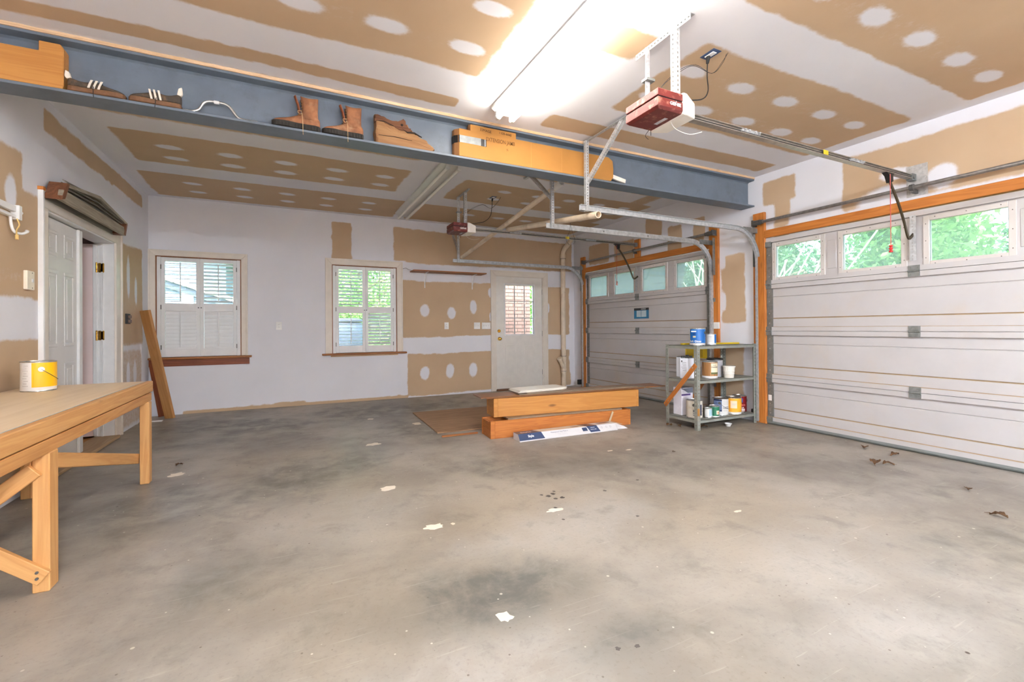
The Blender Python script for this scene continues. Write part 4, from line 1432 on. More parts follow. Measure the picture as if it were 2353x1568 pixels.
def shoe(x_heel, x_toe, y, label, hs):
    """low trainer standing on the flange, toe towards x_toe, built from lofted sections"""
    L = abs(x_toe - x_heel)
    s = 1 if x_toe > x_heel else -1
    root = thing('trainer', ((x_heel + x_toe) / 2, y, ZB), label, 'shoe', 'old trainers on the beam')
    def sec(bm, t, w, zb, zt, dip=0.0, n=16):
        vs = []
        for k in range(n):
            a = 2 * PI * k / n - PI / 2
            cx, cz = math.cos(a), math.sin(a)
            yy = w * (abs(cx) ** .8) * (1 if cx > 0 else -1)
            zz = zb + (zt - zb) * (cz + 1) / 2
            if dip and cz > .5:
                zz -= dip * (cz - .5) / .5
            vs.append(bm.verts.new((x_heel + s * t * L, y + yy, ZB + zz)))
        return vs
    bm = new_bm()
    spec = [(.0, .012, .028, .060, 0), (.02, .026, .022, .082, .02), (.08, .033, .02, .086, .05), (.20, .034, .02, .076, .048), (.32, .035, .02, .072, .03),
            (.42, .037, .02, .074, .004), (.55, .040, .02, .066, 0), (.68, .043, .02, .054, 0), (.82, .042, .02, .046, 0), (.93, .034, .02, .040, 0), (.99, .016, .022, .032, 0)]
    rs = [sec(bm, t_, w_, zb_, .02 + (zt_ - .02) * hs * (1.12 if t_ < .15 else 1), dp_ * hs) for t_, w_, zb_, zt_, dp_ in spec]
    for a, b in zip(rs, rs[1:]):
        bridge(bm, a, b)
    bm.faces.new(rs[0]); bm.faces.new(rs[-1])
    o = obj('upper', bm, paint('worn_leather_black', lin(70, 58, 46), .7, var=.25, scale=24, dirt=(lin(128, 96, 66), .7, 18)), root, smooth=True)
    m = o.modifiers.new('sub', 'SUBSURF'); m.levels = 1; m.render_levels = 2
    bm = new_bm()
    out = []
    for t, w in ((0, .016), (.03, .030), (.1, .036), (.3, .034), (.5, .038), (.68, .046), (.84, .045), (.95, .034), (1.0, .014)):
        out.append((t, w))
    poly = [(x_heel + s * t * L, y + w) for t, w in out] + [(x_heel + s * t * L, y - w) for t, w in out[::-1]]
    prism(bm, poly, Matrix.Translation((0, 0, ZB)), .030)
    obj('sole', bm, paint('gum_sole', lin(116, 80, 52), .6, var=.15, scale=30), root, bevel=.004)
    STR = paint('stripe_white', lin(228, 218, 204), .6)
    for k in range(3):
        bm = new_bm()
        t = .36 + k * .085
        pts = []
        for q in range(7):
            f = q / 6
            tt = t + .05 * f
            zz = .028 + .046 * hs * f
            yy = -.0385 + .010 * f ** 2
            pts.append((x_heel + s * tt * L, y + yy, ZB + zz))
        d = s * .011
        for a, b in zip(pts, pts[1:]):
            v = [bm.verts.new(c) for c in (a, (a[0] + d, a[1], a[2]), (b[0] + d, b[1], b[2]), b)]
            v2 = [bm.verts.new((c.co.x, c.co.y - .003, c.co.z)) for c in v]
            bm.faces.new(v2); bridge(bm, v, v2)
        obj('stripe', bm, STR, root)
    bm = new_bm()
    prism(bm, [(0, .058 * hs), (.022, .062 * hs), (.014, .092 * hs), (-.004, .100 * hs), (-.008, .07 * hs)], Matrix(((s, 0, 0, x_heel), (0, 0, -1, y - .006), (0, 1, 0, ZB), (0, 0, 0, 1))), .024)
    obj('heel_tab', bm, STR, root, bevel=.003)
    bm = new_bm()
    for k in range(3):
        xx = x_heel + s * (.44 + .06 * k) * L
        tube(bm, [(xx, y - .026, ZB + (.062 - .004 * k) * hs), (xx + s * .006, y, ZB + (.076 - .005 * k) * hs), (xx, y + .026, ZB + (.062 - .004 * k) * hs)], .0025, 5)
    tube(bm, spline([(x_heel + s * .46 * L, y - .026, ZB + .06), (x_heel + s * .47 * L, y - .05, ZB + .02), (x_heel + s * .48 * L, y - .052, ZB - .03)], 5), .002, 5)
    obj('laces', bm, BLACK, root)
shoe(-1.195, -.918, 3.620, 'left of two dusty black trainers with white stripes, toe pointing right', 1.18)
shoe(-.632, -.906, 3.620, 'right of two dusty black trainers with white stripes, toe pointing left', 1.40)

def grab_handle():
    bm = new_bm()
    y = 3.625
    tube(bm, spline([(-.63, y, ZB + .008), (-.575, y, ZB + .010), (-.54, y, ZB + .030), (-.515, y, ZB + .075), (-.485, y, ZB + .094), (-.44, y, ZB + .097), (-.39, y, ZB + .094), (-.36, y, ZB + .075), (-.325, y, ZB + .028), (-.295, y, ZB + .010), (-.20, y, ZB + .008)], 6), .0085, 10)
    r = thing('grab_handle', (-.44, y, ZB), 'bent aluminium grab handle lying on the beam between shoes and boots', 'handle')
    obj('bent_bar', bm, metal('aluminium', lin(206, 204, 200), .35, metallic=.9), r, smooth=True)
    bm = new_bm()
    cyl(bm, (-.455, y, ZB + .096), (-.425, y, ZB + .096), .0115, 12)
    obj('grip_ring', bm, WHITE, r, angle=40)
grab_handle()

def boot(x_heel, x_toe, y, label, tall):
    L = abs(x_toe - x_heel)
    s = 1 if x_toe > x_heel else -1
    root = thing('work_boot', ((x_heel + x_toe) / 2, y, ZB), label, 'boot', 'old work boots on the beam')
    LEA = paint('old_brown_leather', lin(142, 92, 60), .75, var=.28, scale=16, dirt=(lin(182, 144, 110), .7, 7))
    def oval(bm, cx, cz, rx, ry, tilt=0.0, n=18, dip=0.0):
        vs = []
        for k in range(n):
            a = 2 * PI * k / n
            dx = rx * math.cos(a)
            vs.append(bm.verts.new((x_heel + s * (cx + dx), y + ry * math.sin(a), ZB + cz + dx * tilt)))
        return vs
    bm = new_bm()
    # foot: sections along the length
    def sec(t, w, zb, zt, n=18):
        vs = []
        for k in range(n):
            a = 2 * PI * k / n - PI / 2
            cx, cz = math.cos(a), math.sin(a)
            vs.append(bm.verts.new((x_heel + s * t * L, y + w * (abs(cx) ** .75) * (1 if cx > 0 else -1), ZB + zb + (zt - zb) * (cz + 1) / 2)))
        return vs
    rs = [sec(*v) for v in ((.0, .014, .03, .08), (.025, .03, .022, .10), (.12, .036, .02, .12), (.26, .037, .02, .125), (.40, .038, .02, .115), (.52, .040, .02, .098),
                            (.66, .044, .02, .076), (.80, .044, .02, .066), (.92, .036, .02, .058), (.99, .017, .022, .042))]
    for a, b in zip(rs, rs[1:]):
        bridge(bm, a, b)
    bm.faces.new(rs[0]); bm.faces.new(rs[-1])
    o = obj('vamp', bm, LEA, root, smooth=True)
    m = o.modifiers.new('sub', 'SUBSURF'); m.levels = 1; m.render_levels = 2
    # shaft: open tube, slit at the front
    bm = new_bm()
    rows = []
    H = tall
    n = 16
    for f, cx, rx, ry in ((0, .080, .072, .037), (.2, .078, .062, .036), (.45, .074, .056, .038), (.75, .076, .060, .041), (1.0, .080, .066, .044)):
        row = []
        for k in range(n + 1):
            a = math.radians(38) + (2 * PI - math.radians(76)) * k / n
            z = .075 + (H - .075) * f + (.012 * math.cos(a * 2) if f == 1 else 0)
            row.append(bm.verts.new((x_heel + s * (cx + rx * math.cos(a)), y + ry * math.sin(a), ZB + z)))
        rows.append(row)
    for a, b in zip(rows, rows[1:]):
        bridge(bm, a, b, False)
    o = obj('shaft', bm, LEA, root, smooth=True)
    m = o.modifiers.new('thick', 'SOLIDIFY'); m.thickness = .005; m.offset = 0
    bm = new_bm()
    rows = []
    for f in (0, .3, .6, .85, 1.0):
        z = .09 + (H - .085) * f
        lean = .112 + .052 * f if f > .5 else .132 + .01 * f
        rows.append([bm.verts.new((x_heel + s * (lean + .010 * (1 - abs(k - 2) / 2)), y + (k - 2) * .013, ZB + z)) for k in range(5)])
    for a, b in zip(rows, rows[1:]):
        bridge(bm, a, b, False)
    o = obj('tongue', bm, paint('tongue_red_brown', lin(150, 84, 50), .75, var=.2, scale=20), root, smooth=True)
    m = o.modifiers.new('thick', 'SOLIDIFY'); m.thickness = .004; m.offset = 0
    bm = new_bm()
    out = ((0, .018), (.03, .034), (.12, .041), (.3, .038), (.5, .041), (.68, .050), (.84, .049), (.95, .037), (1.0, .016))
    poly = [(x_heel + s * t * L, y + w) for t, w in out] + [(x_heel + s * t * L, y - w) for t, w in out[::-1]]
    prism(bm, poly, Matrix.Translation((0, 0, ZB)), .038)
    for k in range(14):
        t = .05 + k * .066
        box(bm, x_heel + s * t * L - .005, x_heel + s * t * L + .005, y - .052 if .6 < t < .9 else y - .044, y - .03, ZB, ZB + .030)
    obj('lug_sole', bm, paint('boot_sole', lin(44, 40, 36), .8, var=.2, scale=30), root, bevel=.002)
    LACE = paint('lace_tan', lin(196, 164, 120), .8)
    bm = new_bm()
    for k in range(6):
        z = .10 + (H - .12) * k / 6
        xx = x_heel + s * (.122 + (.02 if k < 2 else .0))
        tube(bm, [(xx, y - .030, ZB + z), (xx + s * .008, y, ZB + z + .012), (xx, y + .030, ZB + z + .02)], .002, 5)
    tube(bm, spline([(x_heel + s * .125, y - .034, ZB + .13), (x_heel + s * .118, y - .046, ZB + .06), (x_heel + s * .117, y - .05, ZB + .0), (x_heel + s * .116, y - .05, ZB - .045)], 6), .0018, 5)
    tube(bm, spline([(x_heel + s * .125, y - .034, ZB + .13), (x_heel + s * .15, y - .05, ZB + .12), (x_heel + s * .14, y - .048, ZB + .10), (x_heel + s * .12, y - .044, ZB + .11)], 6), .0018, 5)
    obj('laces', bm, LACE, root)
boot(.205, -.112, 3.624, 'left of two old brown leather work boots, the taller one with loose flap', .235)
boot(.510, .217, 3.624, 'right of two old brown leather work boots, next to the driftwood', .232)

def driftwood():
    """split wedge with a ragged outline, bark crust, cracks and a knot hole"""
    r = random.Random(3)
    def ragged(pts, amp, n=4):
        out = []
        for (x0, y0), (x1, y1) in zip(pts, pts[1:] + pts[:1]):
            for k in range(n):
                t = k / n
                flat = y0 == 0 and y1 == 0
                j = 0 if flat or (k == 0 and y0 == 0) else amp
                out.append((x0 + (x1 - x0) * t + (r.random() - .5) * j, y0 + (y1 - y0) * t + (r.random() - .5) * j))
        return out
    base = ragged([(.598, 0), (.593, .10), (.592, .222), (.64, .205), (.70, .195), (.76, .18), (.81, .205), (.845, .188), (.87, .150), (.93, .115), (1.0, .085), (1.045, .055), (1.072, .030), (1.058, 0)], .010)
    M = Matrix(((1, 0, 0, 0), (0, 0, -1, 3.668), (0, 1, 0, ZB), (0, 0, 0, 1)))
    bm = new_bm()
    rings = []
    for d, k in ((0, 1.0), (.02, 1.0), (.045, .985), (.060, .955), (.066, .90)):
        rings.append([bm.verts.new(M @ Vector(((x - .8) * k + .8, max(0, y * k + (0 if y < .004 else (r.random() - .5) * .006)), d + (0 if d == 0 else (r.random() - .5) * .005)))) for x, y in base])
    for a, b in zip(rings, rings[1:]):
        bridge(bm, a, b)
    bm.faces.new(rings[0])
    cv = bm.verts.new(M @ Vector((.76, .08, .068)))
    for i in range(len(base)):
        bm.faces.new((rings[-1][i], rings[-1][(i + 1) % len(base)], cv))
    root = thing('driftwood', (.8, 3.64, ZB), 'rough wedge of weathered split wood on the beam beside the boots', 'wood')
    obj('split_block', bm, DRIFT, root)
    bm = new_bm()
    pts = ragged([(.596, .165), (.66, .172), (.72, .150), (.80, .128), (.86, .118), (.885, .132), (.86, .158), (.815, .212), (.76, .186), (.66, .202), (.598, .214)], .014)
    prism(bm, pts, Matrix(((1, 0, 0, 0), (0, 0, -1, 3.640), (0, 1, 0, ZB), (0, 0, 0, 1))), .043)
    obj('bark_crust', bm, wood('bark', lin(132, 88, 60), lin(84, 52, 34), 'X', .9, .95, rings=.8, fine=1.5), root, bevel=.005)
    HOLE = paint('hole_dark', lin(40, 26, 18), .9)
    for pts in ([(.60, .170), (.66, .176), (.73, .152), (.735, .146), (.66, .168)], [(.80, .140), (.84, .122), (.90, .128), (.96, .100), (.90, .118), (.845, .112)], [(.62, .06), (.75, .067), (.88, .058), (.75, .064)]):
        bm = new_bm()
        prism(bm, pts, Matrix(((1, 0, 0, 0), (0, 0, -1, 3.610), (0, 1, 0, ZB), (0, 0, 0, 1))), .0145)
        obj('crack', bm, HOLE, root)
    bm = new_bm()
    lathe(bm, [(.011, 0), (.008, .004)], (0, 0, 0), 9)
    bmesh.ops.transform(bm, matrix=Matrix.Translation((.80, 3.598, ZB + .168)) @ Matrix.Rotation(PI / 2, 4, 'X'), verts=bm.verts)
    obj('knot_hole', bm, HOLE, root)
driftwood()

def carton():
    root = thing('long_carton', (2.06, 3.63, ZB), 'long yellow cardboard carton lettered EXTENSION JAMB on the beam', 'carton')
    y0, y1 = 3.594, 3.668
    x0, x1, z1 = 1.272, 2.885, 2.803
    bm = new_bm()
    poly = [(x0, ZB), (x1 - .035, ZB), (x1 - .005, ZB + .04), (x1, ZB + .12), (x1 - .01, z1 - .03), (x1 - .06, z1), (x0, z1)]
    prism(bm, poly, Matrix(((1, 0, 0, 0), (0, 0, -1, y1), (0, 1, 0, 0), (0, 0, 0, 1))), y1 - y0)
    obj('carton_body', bm, CARD, root, bevel=.004)
    # skewed left end
    bm = new_bm()
    prism(bm, [(x0, y0 + .003), (x0, y1), (x0 - .035, y1), (x0 - .030, y0 + .035)], Matrix.Translation((0, 0, ZB)), z1 - ZB - .002)
    obj('carton_end', bm, CARDD, root, bevel=.003)
    bx('carton_flap', (1.376, 1.805, y0 + .001, y0 + .006, z1 - .002, 2.853), CARD, root)
    bx('carton_liner', (1.37, 1.80, y0 + .03, y1, z1 - .002, 2.865), CARDD, root)
    bx('paper_scrap', (1.40, 1.50, y0 + .01, y0 + .025, z1, 2.858), WHITE, root)
    SIL = paint('silver_tape', lin(146, 150, 150), .5, var=.12, scale=30)
    bx('silver_tape', (x0 + .005, 1.47, y0 - .0015, y0 + .001, 2.687, 2.747), SIL, root)
    bx('black_tape', (1.470, 1.520, y0 - .002, y0 + .001, 2.684, 2.745), BLACK, root)
    bx('white_tape', (1.505, 1.510, y0 - .0025, y0 + .001, 2.686, 2.744), WHITE, root)
    bm = new_bm()
    prism(bm, [(x0 + .006, y0 - .002), (x0 - .032, y0 + .034), (x0 - .038, y1), (x0 - .034, y1), (x0 - .028, y0 + .037), (x0 + .006, y0 + .002)], Matrix.Translation((0, 0, 2.685)), .062)
    obj('black_tape', bm, BLACK, root)
    bx('fold_line', (1.955, 1.957, y0 - .0008, y0 + .001, ZB + .005, z1 - .005), paint('crease', lin(196, 144, 74), .8), root)
    bx('fold_line', (2.28, 2.282, y0 - .0008, y0 + .001, ZB + .005, z1 - .005), MATS['crease'], root)
    INK = paint('carton_ink', lin(112, 74, 28), .8)
    INKD = paint('marker_ink', lin(60, 40, 20), .8)
    text('EXTENSION JAMB', .047, FM((1.655, y0 - .001, 2.752), '-y'), INK, root, bold=.0006, sx=.74)
    text('33MAGE', .032, FM((1.515, y0 - .001, 2.822), '-y') @ Matrix.Rotation(-.05, 4, 'Z'), INKD, root, sx=.9)
    text('1100-4445', .030, FM((1.70, y0 - .001, 2.826), '-y') @ Matrix.Rotation(-.03, 4, 'Z'), INKD, root, sx=.95)
    text('X', .03, FM((1.72, y0 - .001, 2.69), '-y') @ Matrix.Rotation(.3, 4, 'Z'), INK, root)
    st = thing('trim_stick', (2.97, 3.63, ZB), 'short white trim stick poking out behind the yellow carton', 'stick')
    plank('stick', (2.80, 3.635, 2.650), (3.05, 3.625, 2.600), .03, .04, paint('primed_wood', lin(226, 218, 206), .6), st)
carton()
# ================================================================== THINGS ON THE FLOOR AND WALLS
# ------------------------------------------------------------------ workbench
FIRD = wood('fir_lumber_darker', lin(206, 152, 92), lin(178, 120, 64), 'X', .9)
def workbench():
    xf, xb, ya, yb, zt = -.945, XL + .012, 1.85, 4.335, .745
    root = thing('workbench', (-1.3, 3.1, 0), 'long plywood-topped workbench of fir lumber against the left wall', 'workbench')
    bx('bench_top', (xb, xf - .040, ya, yb, zt - .018, zt - .003), PLY, root, .002)
    plank('edge_board', (xf - .019, ya, zt - .041), (xf - .019, yb, zt - .041), .038, .082, FIR_X, root, bevel=.005)
    plank('apron_board', (xf - .0225, ya, zt - .1175), (xf - .0225, yb - .025, zt - .1175), .038, .060, FIRD, root, bevel=.003)
    plank('end_board', (xf - .038, yb - .019, zt - .062), (xb, yb - .019, zt - .062), .038, .09, FIR_X, root)
    plank('back_board', (xb + .02, ya, zt - .062), (xb + .02, yb - .04, zt - .062), .038, .09, FIR_X, root)
    STRIP = metal('edge_strip', lin(200, 200, 196), .4, metallic=.4)
    bx('edge_strip', (xf - .043, xf - .038, ya, yb - .01, zt - .004, zt + .0005), STRIP, root)
    def leg(x, y, w=.058, t=.085):
        plank('leg', (x, y, 0), (x, y, zt - .145), w, t, FIR_X, root, bevel=.004)
    leg(-.972, 2.705)
    leg(-.966, 4.225, .058, .07)
    leg(-1.60, 2.705)
    leg(-1.60, 4.225)
    leg(-.972, 1.93)
    leg(-1.60, 1.93)
    # braces
    plank('brace', (-1.012, 2.66, .575), (-1.012, 4.22, .185), .022, .072, FIR_X, root)
    plank('brace', (-1.03, 2.72, .60), (-1.56, 4.20, .40), .022, .06, REDW, root)
    plank('brace', (-.985, 2.65, .535), (-1.60, 2.65, -.02 + .04), .024, .065, FIR_X, root)
    plank('brace', (-.955, 2.652, .065), (-1.60, 2.652, .60), .024, .065, FIR_X, root)
    bm = new_bm()
    for dz in (-.012, .014):
        cyl(bm, (-.975, 2.638, .085 + dz), (-.975, 2.632, .085 + dz), .006, 8)
    obj('bolts', bm, STEELD, root)
workbench()

def paint_can(name, c, r, h, label, body, bands=(), bail=None, lid=True, group=None, cat='paint can', deco=None):
    """bands: (z0,z1,a0,a1,material) patches on the side; bail: angle of the ear or None"""
    root = thing(name, c, label, cat, group)
    bm = new_bm()
    lathe(bm, [(r * .97, 0), (r, .004), (r, h - .006), (r * 1.015, h - .004), (r * 1.015, h), (r * .93, h)], c, 36, True, False)
    obj('can_body', bm, body, root, angle=40)
    bm = new_bm()
    lathe(bm, [(r * 1.02, h - .006), (r * 1.03, h), (r * .93, h + .002), (r * .90, h - .006), (r * .84, h - .006), (r * .80, h - .003)], c, 36, False, True)
    obj('lid', bm, TIN, root, angle=40)
    bm = new_bm()
    lathe(bm, [(r * .99, 0), (r * 1.012, .002), (r * 1.012, .005), (r * 1.0, .007)], c, 36, False, False)
    obj('bottom_rim', bm, TIN, root, angle=40)
    for z0, z1, a0, a1, m in bands:
        bm = new_bm()
        arc_patch(bm, c, r + .0008, math.radians(a0), math.radians(a1), z0, z1, 18)
        obj('label', bm, m, root, smooth=True)
    if bail is not None:
        a = math.radians(bail)
        e = Vector((math.cos(a), math.sin(a), 0))
        t = Vector((-math.sin(a), math.cos(a), 0))
        p = Vector(c) + Vector((0, 0, h * .74))
        bm = new_bm()
        cyl(bm, p + e * (r - .002), p + e * (r + .003), .016, 16)
        cyl(bm, p + e * (r + .003), p + e * (r + .006), .008, 12)
        obj('ear', bm, WHITE if bail < 0 and r > .08 and h > .185 and name == 'yellow_can' else STEELD, root, angle=40)
        bm = new_bm()
        pts = []
        for k in range(13):
            q = k / 12 * PI
            d = e * math.cos(q) + t * math.sin(q)
            pts.append(p + d * (r + .005) - Vector((0, 0, .075 * math.sin(q))))
        tube(bm, pts, .0018, 6)
        obj('bail_handle', bm, STEELD, root, smooth=True)
    if deco:
        deco(root)
    return root

PW = paint('can_white', lin(236, 234, 230), .4, var=.03)
PY = paint('can_yellow', lin(244, 186, 12), .4, var=.04)
GREYL = paint('faint_print', lin(196, 190, 186), .5)
CANC = (-1.475, 4.02, .7425)
def deco_y(root):
    for k in range(9):
        bm = new_bm()
        arc_patch(bm, CANC, .0855, math.radians(-128 + (k % 3) * 3), math.radians(-104 - (k % 2) * 5), .035 + k * .016, .039 + k * .016, 6)
        obj('print_line', bm, GREYL, root)
paint_can('yellow_can', CANC, .0845, .192, 'yellow and white gallon paint can standing on the workbench', PW,
          [(.028, .184, -92, 40, PY)], bail=-62, deco=deco_y)

# ------------------------------------------------------------------ left wall bits
def wall_bits_left():
    x = XL
    r = thing('door_chime_button', (x, 4.37, 1.49), 'small cream wall control beside the house door casing', 'wall control')
    CRM = paint('control_cream', lin(236, 226, 206), .4)
    bx('control_body', (x, x + .022, 4.325, 4.430, 1.422, 1.556), CRM, r, .004)
    bx('control_button', (x + .022, x + .027, 4.385, 4.405, 1.475, 1.50), WHITE, r, .002)
    bm = new_bm()
    for z in (1.436, 1.542):
        cyl(bm, (x + .02, 4.395, z), (x + .0235, 4.395, z), .004, 8)
    obj('screws', bm, SCREW, r)
    r = thing('open_junction_box', (x, 6.57, 1.263), 'uncovered black electrical box on the wall near the leaning boards', 'electrical box')
    bx('box_body', (x, x + .012, 6.50, 6.64, 1.205, 1.32), BLACK, r)
    bm = new_bm()
    for z in (1.235, 1.285):
        box(bm, x + .012, x + .028, 6.55, 6.63, z - .018, z + .018)
    obj('receptacle', bm, paint('receptacle_brown', lin(120, 96, 84), .5), r, bevel=.003)
    # white shelf bracket with hooks
    r = thing('hook_rail', (x, 3.95, 1.9), 'white metal hook rail on the left wall with a yellow cord hung on it', 'hook rail')
    bm = new_bm()
    box(bm, x, x + .03, 3.5, 4.205, 1.925, 1.965)
    box(bm, x, x + .03, 3.5, 4.205, 1.885, 1.905)
    box(bm, x, x + .045, 4.165, 4.205, 1.875, 1.972)
    obj('rail_body', bm, WHITE, r, bevel=.003)
    bm = new_bm()
    cyl(bm, (x + .02, 4.205, 1.938), (x + .02, 4.25, 1.935), .012, 10)
    obj('end_tab', bm, WHITE, r)
    for y in (4.12, 3.75):
        bm = new_bm()
        tube(bm, spline([(x + .02, y, 1.885), (x + .022, y + .005, 1.83), (x + .03, y + .02, 1.79), (x + .05, y + .055, 1.783), (x + .065, y + .085, 1.80)], 6), .0085, 8)
        cyl(bm, (x + .065, y + .085, 1.80), (x + .068, y + .09, 1.812), .0105, 8)
        obj('hook', bm, WHITE, r, smooth=True)
    bm = new_bm()
    tube(bm, spline([(x + .035, 4.16, 1.88), (x + .045, 4.165, 1.84), (x + .042, 4.14, 1.80), (x + .05, 4.12, 1.76)], 6), .004, 6)
    cyl(bm, (x + .05, 4.12, 1.765), (x + .052, 4.117, 1.735), .009, 8)
    tag(obj('hanging_rope', bm, paint('cord_yellow', lin(226, 190, 120), .7)), 'short yellow rope draped over the white hook rail', 'rope')
wall_bits_left()

def gable_vent():
    """old louvered gable vent propped on the door head; front faces the room"""
    x0, x1 = XL + .022, XL + .125
    root = thing('gable_vent', (x1, 5.45, 2.15), 'weathered grey wooden gable vent resting above the double door', 'vent')
    def P(poly, xa, xb):
        bm = new_bm()
        prism(bm, poly, Matrix(((0, 0, 1, xa), (1, 0, 0, 0), (0, 1, 0, 0), (0, 0, 0, 1))), xb - xa)
        return bm
    ya, yb, ym = 4.56, 6.02, 5.36
    zb, zl, zm = 2.118, 2.250, 2.335
    obj('bottom_board', P([(ya, zb), (yb, zb), (yb - .03, zb + .085), (ya + .03, zb + .085)], x1 - .03, x1), GREYW, root, bevel=.002)
    obj('top_board', P([(ya + .09, zl + .02), (ym, zm + .02), (ym, zm - .008), (ya + .09, zl - .008)], x0, x1 - .004), GREYW, root, bevel=.002)
    obj('top_board', P([(ym, zm + .02), (yb + .10, zl + .018), (yb + .10, zl - .006), (ym, zm - .008)], x0, x1 - .004), GREYW, root, bevel=.002)
    ENDB = wood('vent_end_brown', lin(140, 88, 58), lin(104, 62, 40), 'Z', 0)
    obj('end_board', P([(ya - .01, zb), (ya + .05, zb + .02), (ya + .13, zl + .02), (ya + .085, zl + .02)], x0, x1 + .004), ENDB, root, bevel=.002)
    obj('end_board', P([(yb + .01, zb), (yb - .04, zb + .01), (yb + .03, zl), (yb + .07, zl)], x0, x1 + .004), ENDB, root, bevel=.002)
    SL = wood('vent_slat_dark', lin(150, 144, 132), lin(108, 102, 94), 'Y', 0, .85)
    for k in range(4):
        z = zb + .085 + k * .026
        a = ya + .075 + k * .02
        b = yb - .02 - k * .012
        bm = new_bm()
        poly = [(x1 - .018 - .028, z + .024), (x1 - .018, z), (x1 - .012, z + .004), (x1 - .04, z + .028)]
        pk = min(.012 + k * .010, .04)
        v0 = [bm.verts.new((px, a, pz)) for px, pz in poly]
        vm = [bm.verts.new((px, ym, pz + pk)) for px, pz in poly]
        v1 = [bm.verts.new((px, b, pz)) for px, pz in poly]
        bridge(bm, v0, vm); bridge(bm, vm, v1)
        bm.faces.new(v0); bm.faces.new(v1)
        obj('slat', bm, SL, root)
    obj('back_board', P([(ya + .03, zb), (yb - .02, zb), (yb + .03, zl), (ym, zm), (ya + .09, zl)], x0, x0 + .01), SL, root)
gable_vent()

# ------------------------------------------------------------------ leaning boards and scraps by the corner
plank_b = tag(plank('leaning_board', (-1.375, 7.10, .012), (-1.595, 6.965, 1.375), .125, .035, TANB, up=(.55, .83, 0)), 'tan board leaning in the corner against the left wall', 'board')
tag(plank('leaning_board', (-1.50, 7.30, .01), (-1.615, 7.365, .70), .075, .03, REDW, up=(.4, .9, 0)), 'dark brown board leaning behind the tan one under the window', 'board')
tag(plank('plastic_strip', (-1.64, 7.00, .007), (-1.43, 6.985, .007), .045, .012, WHITE), 'white plastic strip lying on the floor in the corner', 'strip')
tag(plank('plastic_strip', (-1.655, 6.86, .006), (-1.635, 7.02, .05), .012, .01, WHITE, up=(1, 0, 0)), 'thin white strip propped at the foot of the left wall', 'strip')

